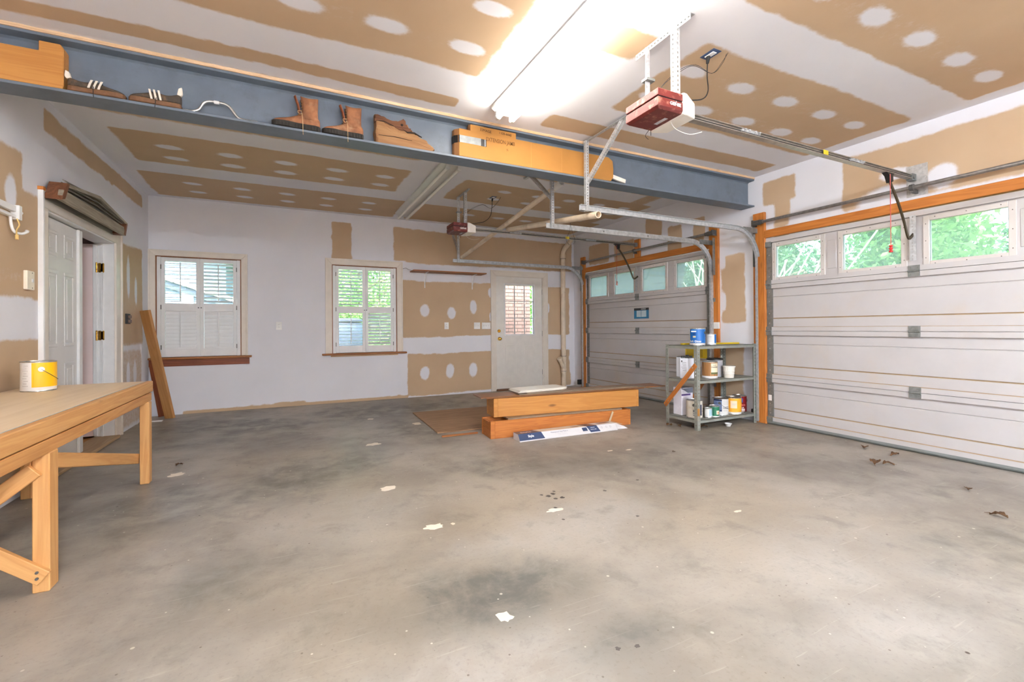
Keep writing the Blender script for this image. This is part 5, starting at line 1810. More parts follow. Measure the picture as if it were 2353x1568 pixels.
# ------------------------------------------------------------------ back wall bits
def back_bits():
    PLT = paint('plate_white', lin(240, 238, 235), .35)
    def plate(x, z, w, name, label, n, kind):
        r = thing(name, (x, YB, z), label, name.replace('_', ' '))
        bx('plate', (x - w / 2, x + w / 2, YB - .006, YB, z - .058, z + .058), PLT, r, .002)
        for k in range(n):
            xx = x + (k - (n - 1) / 2) * .046
            if kind == 'outlet':
                for dz in (-.02, .02):
                    bm = new_bm()
                    cyl(bm, (xx, YB - .006, z + dz), (xx, YB - .009, z + dz), .015, 12)
                    obj('socket', bm, PLT, r)
                    bm = new_bm()
                    for dx in (-.006, .006):
                        box(bm, xx + dx - .0012, xx + dx + .0012, YB - .0095, YB - .008, z + dz - .004, z + dz + .006)
                    obj('slots', bm, SCREW, r)
            else:
                bx('toggle', (xx - .005, xx + .005, YB - .020, YB - .004, z - .004, z + .010), PLT, r, .001)
        return r
    plate(-.147, 1.183, .075, 'wall_outlet', 'white outlet between the two shuttered windows', 1, 'outlet')
    plate(2.388, 1.173, .075, 'wall_outlet', 'white outlet on the tan drywall under the wall shelf', 1, 'outlet')
    plate(2.943, 1.171, .115, 'light_switch', 'white two-switch plate left of the bigger switch plate', 2, 'switch')
    plate(3.118, 1.170, .165, 'light_switch', 'wide white switch plate next to the entry door casing', 3, 'switch')
    r = thing('wall_shelf', (2.4, YB, 2.05), 'narrow brown board shelf on two white brackets above the switches', 'shelf')
    plank('shelf_board', (1.763, YB - .145, 2.060), (3.02, YB - .145, 2.060), .26, .018, OAKB, r)
    for x in (2.016, 2.858):
        b = new_bm()
        box(b, x - .008, x + .008, YB - .006, YB, 1.805, 2.05)
        box(b, x - .008, x + .008, YB - .22, YB, 2.044, 2.050)
        prism(b, [(YB - .004, 1.84), (YB - .004, 1.86), (YB - .13, 2.046), (YB - .145, 2.046)], Matrix(((0, 0, 1, x - .003), (1, 0, 0, 0), (0, 1, 0, 0), (0, 0, 0, 1))), .006)
        obj('bracket', b, WHITE, r)
    bm = new_bm()
    tube(bm, spline([(1.64, YB - .015, 2.10), (1.70, YB - .02, 2.115), (1.75, YB - .03, 2.09), (1.83, YB - .05, 2.073)], 5), .003, 5)
    tag(obj('bent_wire', bm, SCREW), 'bent wire sticking out at the left end of the wall shelf', 'wire')
    # drain pipe with clean-out
    r = thing('drain_pipe', (4.682, 7.36, 0), 'cream plastic drain pipe rising in the corner by the entry door', 'pipe')
    bm = new_bm()
    rp = .045
    cyl(bm, (4.682, 7.365, 0), (4.682, 7.365, 2.47), rp, 20)
    obj('riser', bm, PVC, r, angle=40)
    bm = new_bm()
    tube(bm, spline([(4.682, 7.365, 2.46), (4.685, 7.365, 2.55), (4.72, 7.365, 2.63), (4.78, 7.365, 2.70), (4.87, 7.365, 2.82), (4.93, 7.365, HC)], 6), rp, 18)
    cyl(bm, (4.682, 7.365, 2.44), (4.682, 7.365, 2.52), rp * 1.15, 20)
    obj('elbow', bm, PVC, r, angle=50)
    bm = new_bm()
    for z0, z1 in ((.28, .35), (.52, .58)):
        cyl(bm, (4.682, 7.365, z0), (4.682, 7.365, z1), rp * 1.17, 20)
    cyl(bm, (4.682, 7.365, .35), (4.682, 7.365, .52), rp * 1.08, 20)
    cyl(bm, (4.685, 7.36, .35), (4.585, 7.33, .52), rp * .98, 18)
    cyl(bm, (4.60, 7.335, .495), (4.565, 7.325, .555), rp * 1.1, 18)
    obj('clean_out_wye', bm, PVC, r, angle=50)
    bm = new_bm()
    for z in (.30, .585, 2.44):
        cyl(bm, (4.682, 7.365, z - .003), (4.682, 7.365, z + .003), rp * 1.19, 20)
    obj('joint_line', bm, SCREW, r)
    # nail heads near the floor are part of the wall finish; safety sensors by the tracks
    for y, lb in ((7.13, 'black safety sensor at the floor by the back corner track'), (3.60, 'black safety sensor at the floor behind the steel shelf')):
        r = thing('safety_sensor', (4.90, y, .1), lb, 'sensor')
        bx('sensor_body', (4.84, 4.93, y - .03, y + .02, .06, .15) if y > 5 else (4.916, 4.952, y - .045, y + .02, .06, .15), BLACK, r, .006)
        bx('sensor_bracket', (4.93 if y > 5 else 4.952, XR - .036, y - .01, y + .01, .08, .12), GALVD, r)
back_bits()
r = thing('post_outlet', (XR - .035, 4.108, 1.144), 'white outlet on the wooden post between the garage doors', 'outlet')
bx('plate', (XR - .047, XR - .035, 4.065, 4.155, 1.10, 1.185), PW, r, .003)
bx('socket', (XR - .051, XR - .047, 4.073, 4.105, 1.12, 1.165), WHITE, r, .002)
bx('socket', (XR - .051, XR - .047, 4.115, 4.147, 1.12, 1.165), WHITE, r, .002)

# stickers on the garage doors
def stickers():
    f = XR + .0155
    r = thing('door_sticker', (f, 5.565, 1.34), 'blue and black printed notice stuck on the far garage door', 'sticker')
    bx('sheet', (f - .001, f, 5.40, 5.735, 1.262, 1.43), paint('sticker_blue', lin(36, 116, 160), .4), r)
    bx('header', (f - .0015, f, 5.40, 5.735, 1.395, 1.43), BLACK, r)
    SHT = paint('sticker_pale', lin(188, 204, 210), .5)
    bx('picture', (f - .0018, f, 5.575, 5.675, 1.29, 1.39), SHT, r)
    bx('picture', (f - .0018, f, 5.455, 5.565, 1.29, 1.39), SHT, r)
    text('CAUTION', .026, FM((f - .002, 5.52, 1.412), '-x'), LOGO, r, sx=.9)
    r = thing('door_sticker', (f, 4.5, .78), 'yellow warning label low on the far garage door behind the shelf', 'sticker')
    bx('sheet', (f - .001, f, 4.30, 4.68, .70, .87), YELP, r)
    bx('print_block', (f - .0015, f, 4.53, 4.66, .72, .82), paint('label_olive', lin(176, 150, 30), .5), r)
    bx('print_block', (f - .0015, f, 4.38, 4.51, .72, .82), MATS['label_olive'], r)
    r = thing('door_sticker', (XR + .008, 3.43, .305), 'small white label on the end stile of the near garage door', 'sticker')
    bx('sheet', (XR + .0075, XR + .009, 3.405, 3.445, .27, .335), PW, r)
stickers()

# ------------------------------------------------------------------ timber pile in the middle
def rot_frame(x, y, z, ang):
    return Matrix.Translation((x, y, z)) @ Matrix.Rotation(math.radians(ang), 4, 'Z')

def box_beam(name, M, L, D, H, mat, label, open_top):
    """hollow boxed beam: front/back boards, bottom and end blocks; local x along length, y away from viewer"""
    root = thing(name, M.translation, label, 'timber')
    t = .03
    def part(nm, d):
        bm = new_bm()
        box(bm, *d)
        obj(nm, bm, mat, root, bevel=.003, M=M)
    part('front_board', (.045, L - .03, 0, t, 0, H))
    part('back_board', (.0, L, D - t, D, 0, H))
    part('bottom_board', (.045, L - .03, t, D - t, 0, t))
    part('corner_post', (0, .045, 0, .05, 0, H))
    part('end_board', (0.004, .034, .05, D - t, 0, H * .5))
    part('end_board', (0.004, .034, .05, D - t, H * .5 + .002, H - (.012 if open_top else 0)))
    part('end_cap', (L - .03, L, 0, D - t, 0, H))
    if open_top:
        part('inner_block', (.05, .25, t, D - t, t, H * .72))
    else:
        part('top_board', (.045, L - .03, t, D - t, H - t, H))
    return root
M1 = rot_frame(1.822, 4.243, 0, -3.3)
box_beam('boxed_beam', M1, 1.725, .285, .178, CEDAR, 'lower reddish boxed timber beam in the floor pile', True)
sp = thing('spacer_sheet', (2.7, 4.4, .179), 'thin grey sheet lying between the two boxed beams', 'sheet')
bm = new_bm()
box(bm, .20, 1.62, .02, .25, .1785, .194)
obj('sheet', bm, LAMIG, sp, M=rot_frame(1.822, 4.243, 0, -3.3))
M2 = rot_frame(1.905, 4.352, .1945, -5.6)
box_beam('boxed_beam', M2, 1.80, .25, .196, PINE_X, 'upper knotty pine boxed beam on top of the floor pile', False)
zt = .391
M3 = rot_frame(1.76, 4.335, zt, -4.2)
def floor_plank(M, x0, x1, y0, y1, z0, z1, mat, label):
    o = thing('flooring_plank', M @ Vector((x0, y0, z0)), label, 'plank', 'loose boards on the timber pile')
    bm = new_bm()
    box(bm, x0, x1, y0, y1, z0, z1)
    obj('board', bm, mat, o, bevel=.0015, M=M)
PALE = wood('plank_edge_pale', lin(196, 150, 96), lin(172, 124, 74), 'X', 0)
floor_plank(M3, .06, 2.06, .03, .22, .0005, .010, LAMI, 'lowest brown plank on the timber pile')
floor_plank(M3, .0, 2.36, .015, .300, .0105, .022, LAMI, 'widest brown board on the timber pile, overhanging both ends')
floor_plank(M3, .42, 2.06, -.005, .12, .0225, .031, LAMIG, 'grey-brown plank at the front edge of the timber pile')
floor_plank(M3, .52, 1.95, .01, .14, .0315, .039, LAMIG, 'topmost thin grey plank on the timber pile')
PV = (2.235, 4.36)
for k, (lb, dz, da) in enumerate((('lower white panel under the other on the plank stack', .0395, 2), ('upper white panel at the very top of the plank stack', .0515, 3))):
    Mw = rot_frame(2.19 + .015 * k, 4.34, zt + dz, da)
    o = thing('white_panel', Mw.translation, lb, 'panel', 'white panels on the pile')
    bm = new_bm()
    poly = [(0, 0), (.60, .02), (.655, .05), (.66, .27), (.62, .30), (.03, .29)]
    a = [bm.verts.new((x, y, 0)) for x, y in poly]
    b = [bm.verts.new((x, y, .006)) for x, y in poly]
    c = [bm.verts.new((.33 + (x - .33) * .95, .15 + (y - .15) * .9, .011)) for x, y in poly]
    bridge(bm, a, b); bridge(bm, b, c)
    bm.faces.new(a[::-1]); bm.faces.new(c)
    obj('panel', bm, paint('panel_white', lin(238, 232, 222), .35, var=.02), o, M=Mw)
o = tag(plank('wood_splinter', (3.215, 4.1455, .004), (3.29, 4.1455, .172), .028, .006, paint('splinter_grey', lin(176, 158, 130), .8), up=(0, 1, 0)), 'thin split shingle leaning on the lower boxed beam', 'wood scrap')
Mp = rot_frame(1.415, 4.74, 0.0, -2.0)
bm = new_bm()
box(bm, 0, 1.22, 0, 1.29, .001, .013)
o = thing('plywood_sheet', (1.9, 5.4, 0), 'square of grainy plywood flat on the floor behind the pile', 'plywood')
obj('sheet', bm, PLYD, o, M=Mp)
tag(plank('wood_strip', (1.405, 4.555, .010), (1.80, 4.545, .010), .02, .018, OAKB), 'thin stick on the floor in front of the plywood', 'stick')

def flooring_box():
    """long low flooring carton with sloping front, right end torn open"""
    M = rot_frame(2.03, 4.0, 0, -.6)
    root = thing('flooring_carton', M.translation, 'white and navy flooring carton on the floor before the pile', 'carton')
    L, D, H = 1.36, .152, .068
    BW = paint('carton_white', lin(214, 211, 212), .4, var=.02)
    NAVY = paint('carton_navy', lin(58, 72, 104), .4, var=.04)
    BRN = paint('carton_umber', lin(92, 76, 76), .4, var=.04)
    CREAM = paint('carton_cream', lin(216, 198, 178), .5, var=.02)
    def quad(pts, mat, nm='print_panel', th=.0006):
        bm = new_bm()
        v = [bm.verts.new(p) for p in pts]
        n = (v[1].co - v[0].co).cross(v[3].co - v[0].co).normalized() * th
        w = [bm.verts.new(q.co + n) for q in v]
        bm.faces.new(v[::-1]); bm.faces.new(w); bridge(bm, v, w)
        return obj(nm, bm, mat, root, M=M)
    # cross-section: front face leans back
    bm = new_bm()
    prof = [(0, 0), (D, 0), (D, H), (.045, H), (.0, .012)]
    x1 = L - .16
    prism(bm, prof, Matrix(((0, 0, 1, 0), (1, 0, 0, 0), (0, 1, 0, 0), (0, 0, 0, 1))), x1)
    obj('carton_body', bm, BW, root, bevel=.002, M=M)
    # torn right end: flattened shells
    bm = new_bm()
    for poly in ([(x1, 0, .001), (L - .02, .02, .001), (L, .10, .001), (L - .05, D, .001), (x1, D, .001)],):
        v = [bm.verts.new(p) for p in poly]
        w = [bm.verts.new((p[0], p[1], .004)) for p in poly]
        bm.faces.new(v[::-1]); bm.faces.new(w); bridge(bm, v, w)
    obj('bottom_flap', bm, BW, root, M=M)
    bm = new_bm()
    v = [bm.verts.new(p) for p in ((x1, 0, .012), (L - .03, -.01, .008), (L - .07, .012, .034), (x1, .045, H))]
    w = [bm.verts.new((p.co.x, p.co.y + .004, p.co.z)) for p in v]
    bm.faces.new(v); bm.faces.new(w[::-1]); bridge(bm, v, w)
    obj('front_flap', bm, BW, root, M=M)
    bm = new_bm()
    v = [bm.verts.new(p) for p in ((x1, .05, H), (L - .05, .06, .045), (L - .09, D - .01, .055), (x1, D, H))]
    w = [bm.verts.new((p.co.x, p.co.y, p.co.z - .003)) for p in v]
    bm.faces.new(v); bm.faces.new(w[::-1]); bridge(bm, v, w)
    obj('top_flap', bm, CREAM, root, M=M)
    f = lambda x, t: (x, .045 * t - .001, .012 + (H - .012) * t)
    g = lambda x, t: (x, .045 + (D - .045) * t, H)
    quad([f(.0, 0), f(.285, 0), f(.262, 1), f(.0, 1)], NAVY)
    quad([g(.0, 0), g(.262, 0), g(.215, 1), g(.0, 1)], BRN)
    quad([g(.262, 0), g(.80, 0), g(.76, 1), g(.215, 1)], CREAM)
    quad([f(.845, 0), f(.97, 0), f(.945, 1), f(.815, 1)], NAVY)
    quad([g(.815, 0), g(.945, 0), g(.90, 1), g(.76, 1)], BRN)
    quad([f(.755, .3), f(.815, .3), f(.81, .85), f(.75, .85)], NAVY, 'picture_block', .0009)
    quad([g(.66, .3), g(.75, .3), g(.73, .5), g(.64, .5)], BRN, 'picture_block', .0009)
    quad([g(1.02, .45), g(1.16, .45), g(1.13, .8), g(.99, .8)], BLACK, 'handle_hole', .0009)
    quad([g(1.03, .5), g(1.14, .5), g(1.12, .7), g(1.0, .7)], CEDAR, 'handle_hole_inside', .0011)
    sl = math.atan2(H - .012, .045)
    def Fm(x, t):
        p = f(x, t)
        return M @ Matrix.Translation(p) @ Matrix.Rotation(sl, 4, 'X') @ Matrix.Translation((0, 0, .0012))
    def Tm(x, t):
        return M @ Matrix.Translation(g(x, t)) @ Matrix.Translation((0, 0, .0012))
    text('Style', .034, Fm(.135, .55), LOGO, root, bold=.0012)
    text('Style', .046, Tm(.11, .45), paint('print_rose', lin(214, 180, 170), .5), root, bold=.0012, sx=1.4)
    GI = paint('print_grey', lin(150, 150, 162), .5)
    text('Waterproof Vinyl Plank 6', .020, Fm(.47, .72), GI, root, bold=.0003)
    for k in range(2):
        text('- -- --- -- - --- -- --- - --', .012, Fm(.50, .45 - .2 * k), GI, root)
    text('SCRATCH', .012, Fm(.885, .72), LOGO, root)
    text('PROOF CORE', .012, Fm(.89, .42), LOGO, root)
    for x in (1.0, 1.06, 1.115):
        bm = new_bm()
        n = 16
        Q = Fm(x, .55)
        ro = [bm.verts.new((.011 * math.cos(2 * PI * k / n), .011 * math.sin(2 * PI * k / n), 0)) for k in range(n)]
        ri = [bm.verts.new((.008 * math.cos(2 * PI * k / n), .008 * math.sin(2 * PI * k / n), 0)) for k in range(n)]
        bridge(bm, ro, ri)
        obj('icon', bm, GI, root, M=Q)
flooring_box()

# ------------------------------------------------------------------ steel shelf unit
def shelf_unit():
    x0, x1, y0, y1 = 3.953, 4.912, 3.545, 4.0
    H = .925
    root = thing('steel_shelf', ((x0 + x1) / 2, y0, 0), 'low grey steel shelving unit loaded with paint cans between the doors', 'shelf unit')
    a, t = .042, .003
    for cx, cy, sx, sy in ((x0, y0, 1, 1), (x1, y0, -1, 1), (x0, y1, 1, -1), (x1, y1, -1, -1)):
        p = thing('post', (cx, cy, 0))
        p.parent = root
        p.matrix_parent_inverse = world_of(root).inverted()
        me = perf_strip(H, a, t, .038, .014, .008)
        # leg in x direction and leg in y direction
        Mx = Matrix.Translation((cx + sx * a / 2, cy, 0)) @ Matrix(((0, 1, 0, 0), (0, 0, 1, 0), (1, 0, 0, 0), (0, 0, 0, 1)))
        My = Matrix.Translation((cx, cy + sy * a / 2, 0)) @ Matrix(((0, 0, 1, 0), (0, 1, 0, 0), (1, 0, 0, 0), (0, 0, 0, 1)))
        obj('post_leg', me, SHELFG, p, M=Mx)
        obj('post_leg', me, None, p, M=My)
    for z in (.918, .540, .112):
        bm = new_bm()
        box(bm, x0 + .004, x1 - .004, y0 + .004, y1 - .004, z - .004, z)
        for d in ((x0 + .004, x1 - .004, y0 + .004, y0 + .007), (x0 + .004, x1 - .004, y1 - .007, y1 - .004), (x0 + .004, x0 + .007, y0 + .004, y1 - .004), (x1 - .007, x1 - .004, y0 + .004, y1 - .004)):
            box(bm, d[0], d[1], d[2], d[3], z - .034, z)
        obj('shelf_board', bm, SHELFG, root)
    plank('wood_brace', (x0 - .008, y1 + .012, .215), (x0 - .008, y0 + .01, .715), .012, .052, CEDAR, root)
    plank('wood_brace', (x0 + .30, y1 + .008, .12), (x1 - .02, y1 + .008, .76), .012, .052, OAKB, root)
    bm = new_bm()
    for y, z in ((y1 - .01, .23), (y1 - .05, .27), (y0 + .05, .68)):
        cyl(bm, (x0 - .014, y, z), (x0 - .019, y, z), .007, 8)
    obj('brace_bolts', bm, TIN, root)
    bx('price_tag', (x0 - .002, x0 + .03, y0 - .0035, y0 - .002, .16, .24), CARD, root)
shelf_unit()

def bars(c, r, h, a0, a1, zs, mat, root, th=.006):
    for z in zs:
        bm = new_bm()
        arc_patch(bm, c, r + .0016, math.radians(a0), math.radians(a1), z, z + th, 8)
        obj('print_line', bm, mat, root)

G = 'cans on the steel shelf'
VIEW = -137          # direction (deg) from the shelf towards the viewer
def deco_blue(c, r):
    def f(root):
        text_cyl('Soft Gloss', .032, c, r, math.radians(VIEW - 18), .045, LOGO, root, bold=.0006)
        bars(c, r, .19, VIEW - 50, VIEW - 8, (.150,), LOGO, root, .014)
        bars(c, r, .19, VIEW - 34, VIEW - 12, (.088, .094, .100), paint('can_straw', lin(222, 206, 160), .5), root, .006)
        bars(c, r, .19, VIEW - 34, VIEW - 12, (.118, .132), paint('can_deep_blue', lin(18, 60, 120), .4), root, .010)
        bars(c, r, .19, -180, 20, (.012,), GREYL, root, .004)
    return f
BLU = paint('can_blue', lin(14, 100, 176), .35, var=.05)
c = (4.150, 3.715, .919)
paint_can('paint_can', c, .0845, .190, 'large blue gallon paint can marked Soft Gloss on the top shelf', PW, [(.026, .182, -200, 60, BLU)], bail=-70, group=G, deco=deco_blue(c, .0845))
c = (4.352, 3.70, .919)
paint_can('paint_can', c, .0545, .124, 'small white and blue quart can on the top shelf', PW, [(.022, .118, -100, 80, BLU)], group=G,
          deco=lambda r: bars((4.352, 3.70, .919), .0545, .12, -170, -125, (.035, .05, .065, .08, .095), GREYL, r, .004))
o = tag(plank('yellow_level', (4.10, 3.90, .928), (4.86, 3.74, .928), .05, .018, paint('level_yellow', lin(206, 172, 20), .5)), 'yellow straightedge lying across the top shelf', 'straightedge')

def f_can(x, y, ang, label, lab):
    M = rot_frame(x, y, .541, ang)
    r = thing('solvent_can', M.translation, label, 'solvent can', 'white solvent cans')
    bm = new_bm()
    w, d, h = .165, .105, .232
    box(bm, -w / 2, w / 2, -d / 2, d / 2, 0, h)
    obj('can_body', bm, paint('solvent_white', lin(232, 236, 246), .35, var=.02), r, bevel=.008, M=M, seg=2)
    bm = new_bm()
    for q in ((-w / 2 + .01, w / 2 - .01, -d / 2 + .004, -d / 2 + .010), (-w / 2 + .01, w / 2 - .01, d / 2 - .010, d / 2 - .004)):
        box(bm, *q, h, h + .005)
    box(bm, -.05, .03, -.008, .008, h, h + .014)
    obj('top_seam', bm, STEELD, r, M=M)
    bm = new_bm()
    cyl(bm, (.05, 0, h), (.05, 0, h + .022), .019, 14)
    obj('screw_cap', bm, BLACK, r, M=M, angle=40)
    if lab:
        for k in range(6):
            bm = new_bm()
            box(bm, -w / 2 - .0008, -w / 2, -d / 2 + .02, d / 2 - .02 - .01 * (k % 3), h - .05 - k * .018, h - .046 - k * .018)
            obj('print_line', bm, MATS['print_grey'], r, M=M)
        bm = new_bm()
        box(bm, -w / 2 - .0008, -w / 2, d / 2 - .035, d / 2 - .02, h - .042, h - .028)
        obj('print_mark', bm, BLACK, r, M=M)
f_can(4.085, 3.790, 8, 'front white rectangular solvent can on the middle shelf', True)
f_can(4.17, 3.925, 4, 'rear white rectangular solvent can on the middle shelf', False)

GRAIN = wood('can_woodgrain', lin(198, 146, 84), lin(110, 62, 30), 'Z', .3, .4, rings=3)
c = (4.325, 3.70, .541)
def deco_grain(root):
    IV = MATS.get('label_ivory') or paint('label_ivory', lin(232, 220, 190), .5)
    bm = new_bm(); arc_patch(bm, (4.325, 3.70, .541), .0860, math.radians(VIEW + 8), math.radians(VIEW + 70), .070, .172, 12); obj('label', bm, IV, root, smooth=True)
    bm = new_bm(); arc_patch(bm, (4.325, 3.70, .541), .0863, math.radians(VIEW + 8), math.radians(VIEW + 70), .050, .070, 12); obj('label', bm, paint('label_green', lin(96, 104, 60), .5), root, smooth=True)
    text_cyl('VARNISH', .021, (4.325, 3.70, .541), .0862, math.radians(VIEW + 36), .128, SCREW, root, bold=.0004)
    bars((4.325, 3.70, .541), .0858, .19, VIEW + 20, VIEW + 52, (.15,), SCREW, root, .003)
paint_can('paint_can', c, .0845, .190, 'wood-grain patterned gallon can with ivory label on the middle shelf', PW, [(.028, .182, -210, 60, GRAIN)], group=G, deco=deco_grain)

def buckets():
    # clear tub in front, larger paint-crusted pot with black rim behind it
    r = thing('plastic_tub', (4.52, 3.61, .541), 'small white plastic tub at the front of the middle shelf', 'tub')
    bm = new_bm()
    lathe(bm, [(.050, 0), (.052, .003), (.064, .122), (.070, .124), (.070, .136), (.062, .136)], (4.525, 3.605, .541), 28, True, True)
    obj('tub_body', bm, paint('tub_white', lin(230, 226, 216), .4, var=.04), r, angle=40)
    bm = new_bm()
    for z in (.045, .075):
        lathe(bm, [(.0545 + z * .1, z), (.0565 + z * .1, z + .003), (.055 + z * .1, z + .006)], (4.525, 3.605, .541), 28, False, False)
    obj('tub_ribs', bm, PW, r, angle=40)
    r = thing('paint_pot', (4.52, 3.78, .541), 'grey paint pot with black rim behind the white tub', 'paint can')
    bm = new_bm()
    lathe(bm, [(.080, 0), (.084, .004), (.084, .205)], (4.50, 3.775, .541), 28, True, True)
    obj('pot_body', bm, paint('pot_grey', lin(178, 178, 184), .45, var=.12, scale=14), r, angle=40)
    bm = new_bm()
    lathe(bm, [(.085, .195), (.092, .198), (.092, .212), (.08, .216)], (4.50, 3.775, .541), 28, False, True)
    obj('pot_rim', bm, BLACK, r, angle=40)
buckets()

# bottom shelf
zs = .113
NAV = paint('can_navy_mist', lin(112, 130, 168), .4, var=.25, scale=12)
DKB = paint('can_dark_navy', lin(24, 34, 72), .4)
def deco_splat(c, r):
    def f(root):
        bars(c, r, .2, VIEW - 10, VIEW + 8, (.07, .084), DKB, root, .008)
        bars(c, r, .2, VIEW + 14, VIEW + 24, (.088,), DKB, root, .012)
        bars(c, r, .2, VIEW - 8, VIEW, (.05, .03), DKB, root, .006)
        bm = new_bm(); arc_patch(bm, c, r + .001, math.radians(VIEW + 32), math.radians(VIEW + 60), .03, .15, 8); obj('label', bm, DKB, root)
    return f
c = (4.082, 3.705, zs)
paint_can('paint_can', c, .086, .196, 'drip-stained white gallon can at the left of the bottom shelf', paint('can_stained', lin(232, 226, 212), .5, var=.08, dirt=(lin(196, 178, 140), .5, 16)), [], bail=VIEW - 4, group=G, deco=deco_splat(c, .086))
c = (4.205, 3.62, zs)
paint_can('paint_can', c, .040, .105, 'narrow white and pale blue can beside the front shelf post', PW, [(.02, .095, VIEW + 10, VIEW + 90, paint('can_paleblue', lin(176, 206, 216), .4))], group=G)
c = (4.305, 3.625, zs)
def deco_green(root):
    bm = new_bm(); arc_patch(bm, (4.305, 3.625, zs), .0556, math.radians(VIEW + 22), math.radians(VIEW + 62), .030, .074, 8); obj('label', bm, MATS['label_ivory'], root, smooth=True)
    bm = new_bm(); arc_patch(bm, (4.305, 3.625, zs), .0560, math.radians(VIEW + 34), math.radians(VIEW + 52), .040, .058, 8); obj('label', bm, paint('label_coral', lin(220, 140, 110), .5), root, smooth=True)
paint_can('paint_can', c, .0545, .122, 'small dark green quart can on the bottom shelf', PW, [(.014, .115, -210, 60, paint('can_green', lin(30, 112, 82), .4, var=.06))], group=G, deco=deco_green)
c = (4.475, 3.68, zs)
def deco_mist(root):
    cc = (4.475, 3.68, zs)
    bars(cc, .0845, .19, VIEW + 14, VIEW + 64, (.08, .094), BLACK, root, .005)
    bars(cc, .0845, .19, VIEW + 14, VIEW + 60, (.165, .15, .135, .12, .06, .05), GREYL, root, .004)
    bm = new_bm(); arc_patch(bm, cc, .0856, math.radians(VIEW - 60), math.radians(VIEW + 6), .165, .184, 12); obj('label', bm, DKB, root, smooth=True)
    bm = new_bm(); arc_patch(bm, cc, .0857, math.radians(VIEW - 60), math.radians(VIEW + 6), .048, .062, 12); obj('label', bm, DKB, root, smooth=True)
paint_can('paint_can', c, .0845, .190, 'white and misty navy gallon can in the middle of the bottom shelf', PW, [(.045, .184, VIEW - 60, VIEW + 6, NAV)], bail=VIEW - 10, group=G, deco=deco_mist)
c = (4.66, 3.655, zs)
def deco_yel(root):
    cc = (4.66, 3.655, zs)
    bm = new_bm(); arc_patch(bm, cc, .0856, math.radians(VIEW - 26), math.radians(VIEW + 22), .07, .155, 10); obj('label', bm, paint('label_blush', lin(240, 210, 176), .5), root, smooth=True)
    bars(cc, .0848, .19, VIEW - 16, VIEW + 12, (.105, .115, .125), GREYL, root, .004)
paint_can('paint_can', c, .0845, .190, 'orange-yellow gallon can next to the red one on the bottom shelf', PW, [(.026, .183, -225, 60, paint('can_amber', lin(240, 172, 44), .4, var=.10, scale=16))], bail=VIEW + 90, group=G, deco=deco_yel)
c = (4.83, 3.705, zs)
def deco_red(root):
    cc = (4.83, 3.705, zs)
    text_cyl('DECK', .026, cc, .0795, math.radians(VIEW + 22), .085, paint('print_pink', lin(226, 130, 120), .5), root, bold=.0004)
    text_cyl('FOR', .022, cc, .0795, math.radians(VIEW + 16), .055, LOGO, root, bold=.0004)
    bars(cc, .0783, .19, VIEW + 4, VIEW + 40, (.015, .032), LOGO, root, .009)
    bm = new_bm(); arc_patch(bm, cc, .0793, math.radians(VIEW - 2), math.radians(VIEW + 22), .115, .168, 8); obj('label', bm, paint('label_royal', lin(48, 62, 140), .4), root, smooth=True)
paint_can('paint_can', c, .078, .192, 'dark red gallon can at the right end of the bottom shelf', paint('can_red', lin(124, 22, 26), .4, var=.10), [], bail=VIEW + 80, group=G, deco=deco_red)
r = thing('tile_box', (4.12, 3.90, zs), 'white and purple carton at the back of the bottom shelf', 'carton')
bx('carton_body', (4.03, 4.21, 3.84, 3.965, zs, .425), paint('box_white', lin(228, 224, 232), .5), r, .003)
bm = new_bm()
prism(bm, [(0, .30), (.0, .31), (.10, .25), (.18, .25), (.18, .31)], Matrix(((1, 0, 0, 4.03), (0, 0, -1, 3.84), (0, 1, 0, zs), (0, 0, 0, 1))), .001)
obj('print_block', bm, paint('box_slate', lin(120, 124, 140), .5), r)
bx('print_block', (4.03, 4.17, 3.8385, 3.84, .335, .355), paint('box_purple', lin(92, 70, 130), .5), r)
bx('lid_top', (4.029, 4.211, 3.839, 3.966, .425, .427), MATS['box_slate'], r)

# ------------------------------------------------------------------ small litter on the floor
bm = new_bm()
lathe(bm, [(.022, 0), (.024, .003), (.034, .026), (.040, .030), (.040, .034), (.034, .034), (.022, .008)], (4.45, 3.56, 0), 20, True, True)
tag(obj('plastic_cup', bm, WHITE, angle=40), 'small white plastic cup on the floor under the steel shelf', 'cup')

LEAFM = paint('dead_leaf', lin(100, 70, 42), .8, var=.3, scale=40)
def leaf_mesh(seed, size):
    r = random.Random(seed)
    bm = new_bm()
    n = 9
    top = []
    for k in range(n + 1):
        t = k / n
        w = size * .32 * math.sin(PI * min(1, t * 1.05 + .02)) * (1 + .45 * (r.random() - .5)) + .001
        cz = .006 + size * .12 * math.sin(t * PI * 1.3) + size * .05 * r.random()
        row = [bm.verts.new((size * (t - .5), w * s, cz + abs(s) * size * .14 * (r.random() + .4))) for s in (-1, -.5, 0, .5, 1)]
        top.append(row)
    for a, b in zip(top, top[1:]):
        bridge(bm, a, b, False)
    tube(bm, [(size * .5, 0, .01), (size * .75, size * .08, .004)], .0012, 4)
    lo = min(v.co.z for v in bm.verts)
    for v in bm.verts:
        v.co.z -= lo - .001
    return mesh_of(bm, 'leaf', smooth=True)
